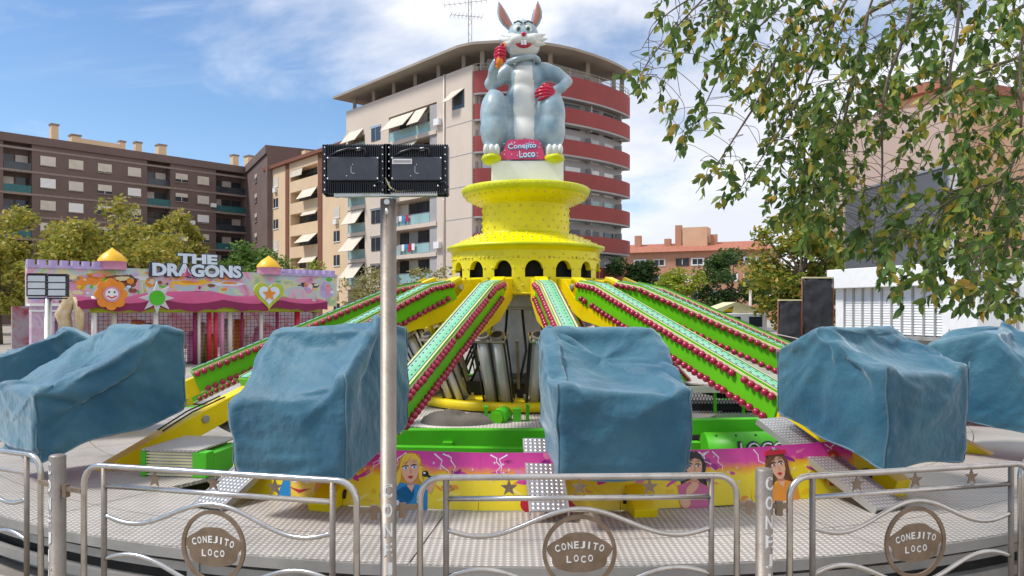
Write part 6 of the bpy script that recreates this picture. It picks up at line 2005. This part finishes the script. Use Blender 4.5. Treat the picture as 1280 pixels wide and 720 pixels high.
for poly, count in ZONES:
    xs = [p[0] for p in poly]; ys = [p[1] for p in poly]
    k = 0
    while k < count:
        px, py = rnd.uniform(min(xs), max(xs)), rnd.uniform(min(ys), max(ys))
        if not inside(poly, px, py): continue
        k += 1
        d0 = rnd.uniform(4.2, 6.4) if px < 1180 else rnd.uniform(3.9, 5.6)
        p = at(px, py, d0) - NO
        near = min(samples, key=lambda q: (q - p).length_squared + (2.0 if q.z < p.z - 0.1 else 0))
        if (near - p).length > 1.1:
            p = near + (p - near) * (1.1 / (near - p).length) * 0.9 if False else p
        dd_ = (near - p).length
        if dd_ > 1.3: continue
        c1 = near.lerp(p, 0.35) + Vector((rnd.gauss(0, .04), rnd.gauss(0, .04), 0.16 * dd_)); c2 = near.lerp(p, 0.8) + Vector((rnd.gauss(0, .03), rnd.gauss(0, .03), 0.10 * dd_))
        tw_.tube(spline([near, c1, c2, p], 4), 0.0021, M_bark, 4, cap=False)
        dirn = Vector((rnd.gauss(-0.35, 0.5), rnd.gauss(0, 0.5), -0.35 + rnd.gauss(0, 0.35))).normalized()
        n = rnd.randint(5, 10); step = 0.036
        q = p.copy(); tp = [q.copy()]
        for i in range(n):
            dirn = (dirn + Vector((rnd.gauss(0, .12), rnd.gauss(0, .12), -0.13))).normalized()
            q = q + dirn * step; tp.append(q.copy())
            # keep the spray inside its part of the crown, with a soft limit
            w_ = q + NO; sx = 640 + w_.x / w_.y * F; sy = 384 - (w_.z - EYE) / w_.y * F
            if i > 2 and not any(inside(z_, sx, sy - 14) or inside(z_, sx, sy) for z_, _ in ZONES): break
            side = dirn.cross(Vector((0, 1, 0.2))).normalized() * (1 if i % 2 else -1)
            ld_ = dirn * 0.5 + side * 0.55 + Vector((rnd.gauss(0, .25), rnd.gauss(0, .35), -0.45))
            leaf(q, ld_, rnd.uniform(0.048, 0.090))
            if rnd.random() < 0.7: leaf(q, dirn + Vector((rnd.gauss(0, .6), rnd.gauss(0, .6), -0.5)), rnd.uniform(0.045, 0.08))
        tw_.tube(tp, 0.0017, M_bark, 3, cap=False)
bm_.build('branch', None, ntree)
tw_.build('twig', None, ntree)['kind'] = 'stuff'
lf.build('crown', L_near, ntree)

# ------------------------------------------------------------------ red bulbs along the arms
bpy.context.view_layer.update()
dg = bpy.context.evaluated_depsgraph_get()
bulbs = []
eye = Vector((0, 0, EYE))
ride_inv = ride.matrix_world.inverted()
for n_ in names:
    AM = arm_matrix(n_); BL = ARM_BL[n_]
    for y in (-1, 1):
        rows = [(-0.062, 0.30, BL - 0.03), (-0.322, 0.02, BL - 0.03)]
        for z, x0, x1 in rows:
            k = int((x1 - x0) / 0.112)
            for i in range(k + 1):
                bulbs.append((AM @ Vector((x0 + i * 0.112, y * 0.146, z)), AM.to_3x3() @ Vector((0, y, 0)), n_))
        for i in range(4):
            bulbs.append((AM @ Vector((-0.16 + i * 0.11, y * 0.146, -0.15 + i * 0.022)), AM.to_3x3() @ Vector((0, y, 0)), n_))
cand = []
for i, (p, nrm_, n_) in enumerate(bulbs):
    w_ = p + Vector((CX, CY, 0))
    dv = w_ - eye
    if dv.dot(nrm_) > 0.05 * dv.length: continue
    if abs(dv.x / dv.y) > 0.66: continue
    hit = sc.ray_cast(dg, eye, dv.normalized(), distance=dv.length - 0.06)
    if not hit[0]: cand.append((dv.length, i))
cand.sort()
single = {i for _, i in cand[:100]}
me = None
rest = MB()
br_ = random.Random(77)
for i, (p, nrm_, n_) in enumerate(bulbs):
    if br_.random() < 0.015: continue          # a few bulbs have gone missing
    p = p + Vector((br_.gauss(0, .003), br_.gauss(0, .003), br_.gauss(0, .003)))
    if i in single:
        if me is None:
            m1 = MB(); m1.ball((0, 0, 0), 0.046, M_bulb, 12, 8); o = m1.build('bulb', None, ride); me = o.data
        else:
            o = bpy.data.objects.new('bulb', me); COL.objects.link(o); o.parent = ride
        o.location = p
    else: rest.ball(p, 0.046, M_bulb, 8, 6)
rest.build('bulb', None, ride)['kind'] = 'stuff'
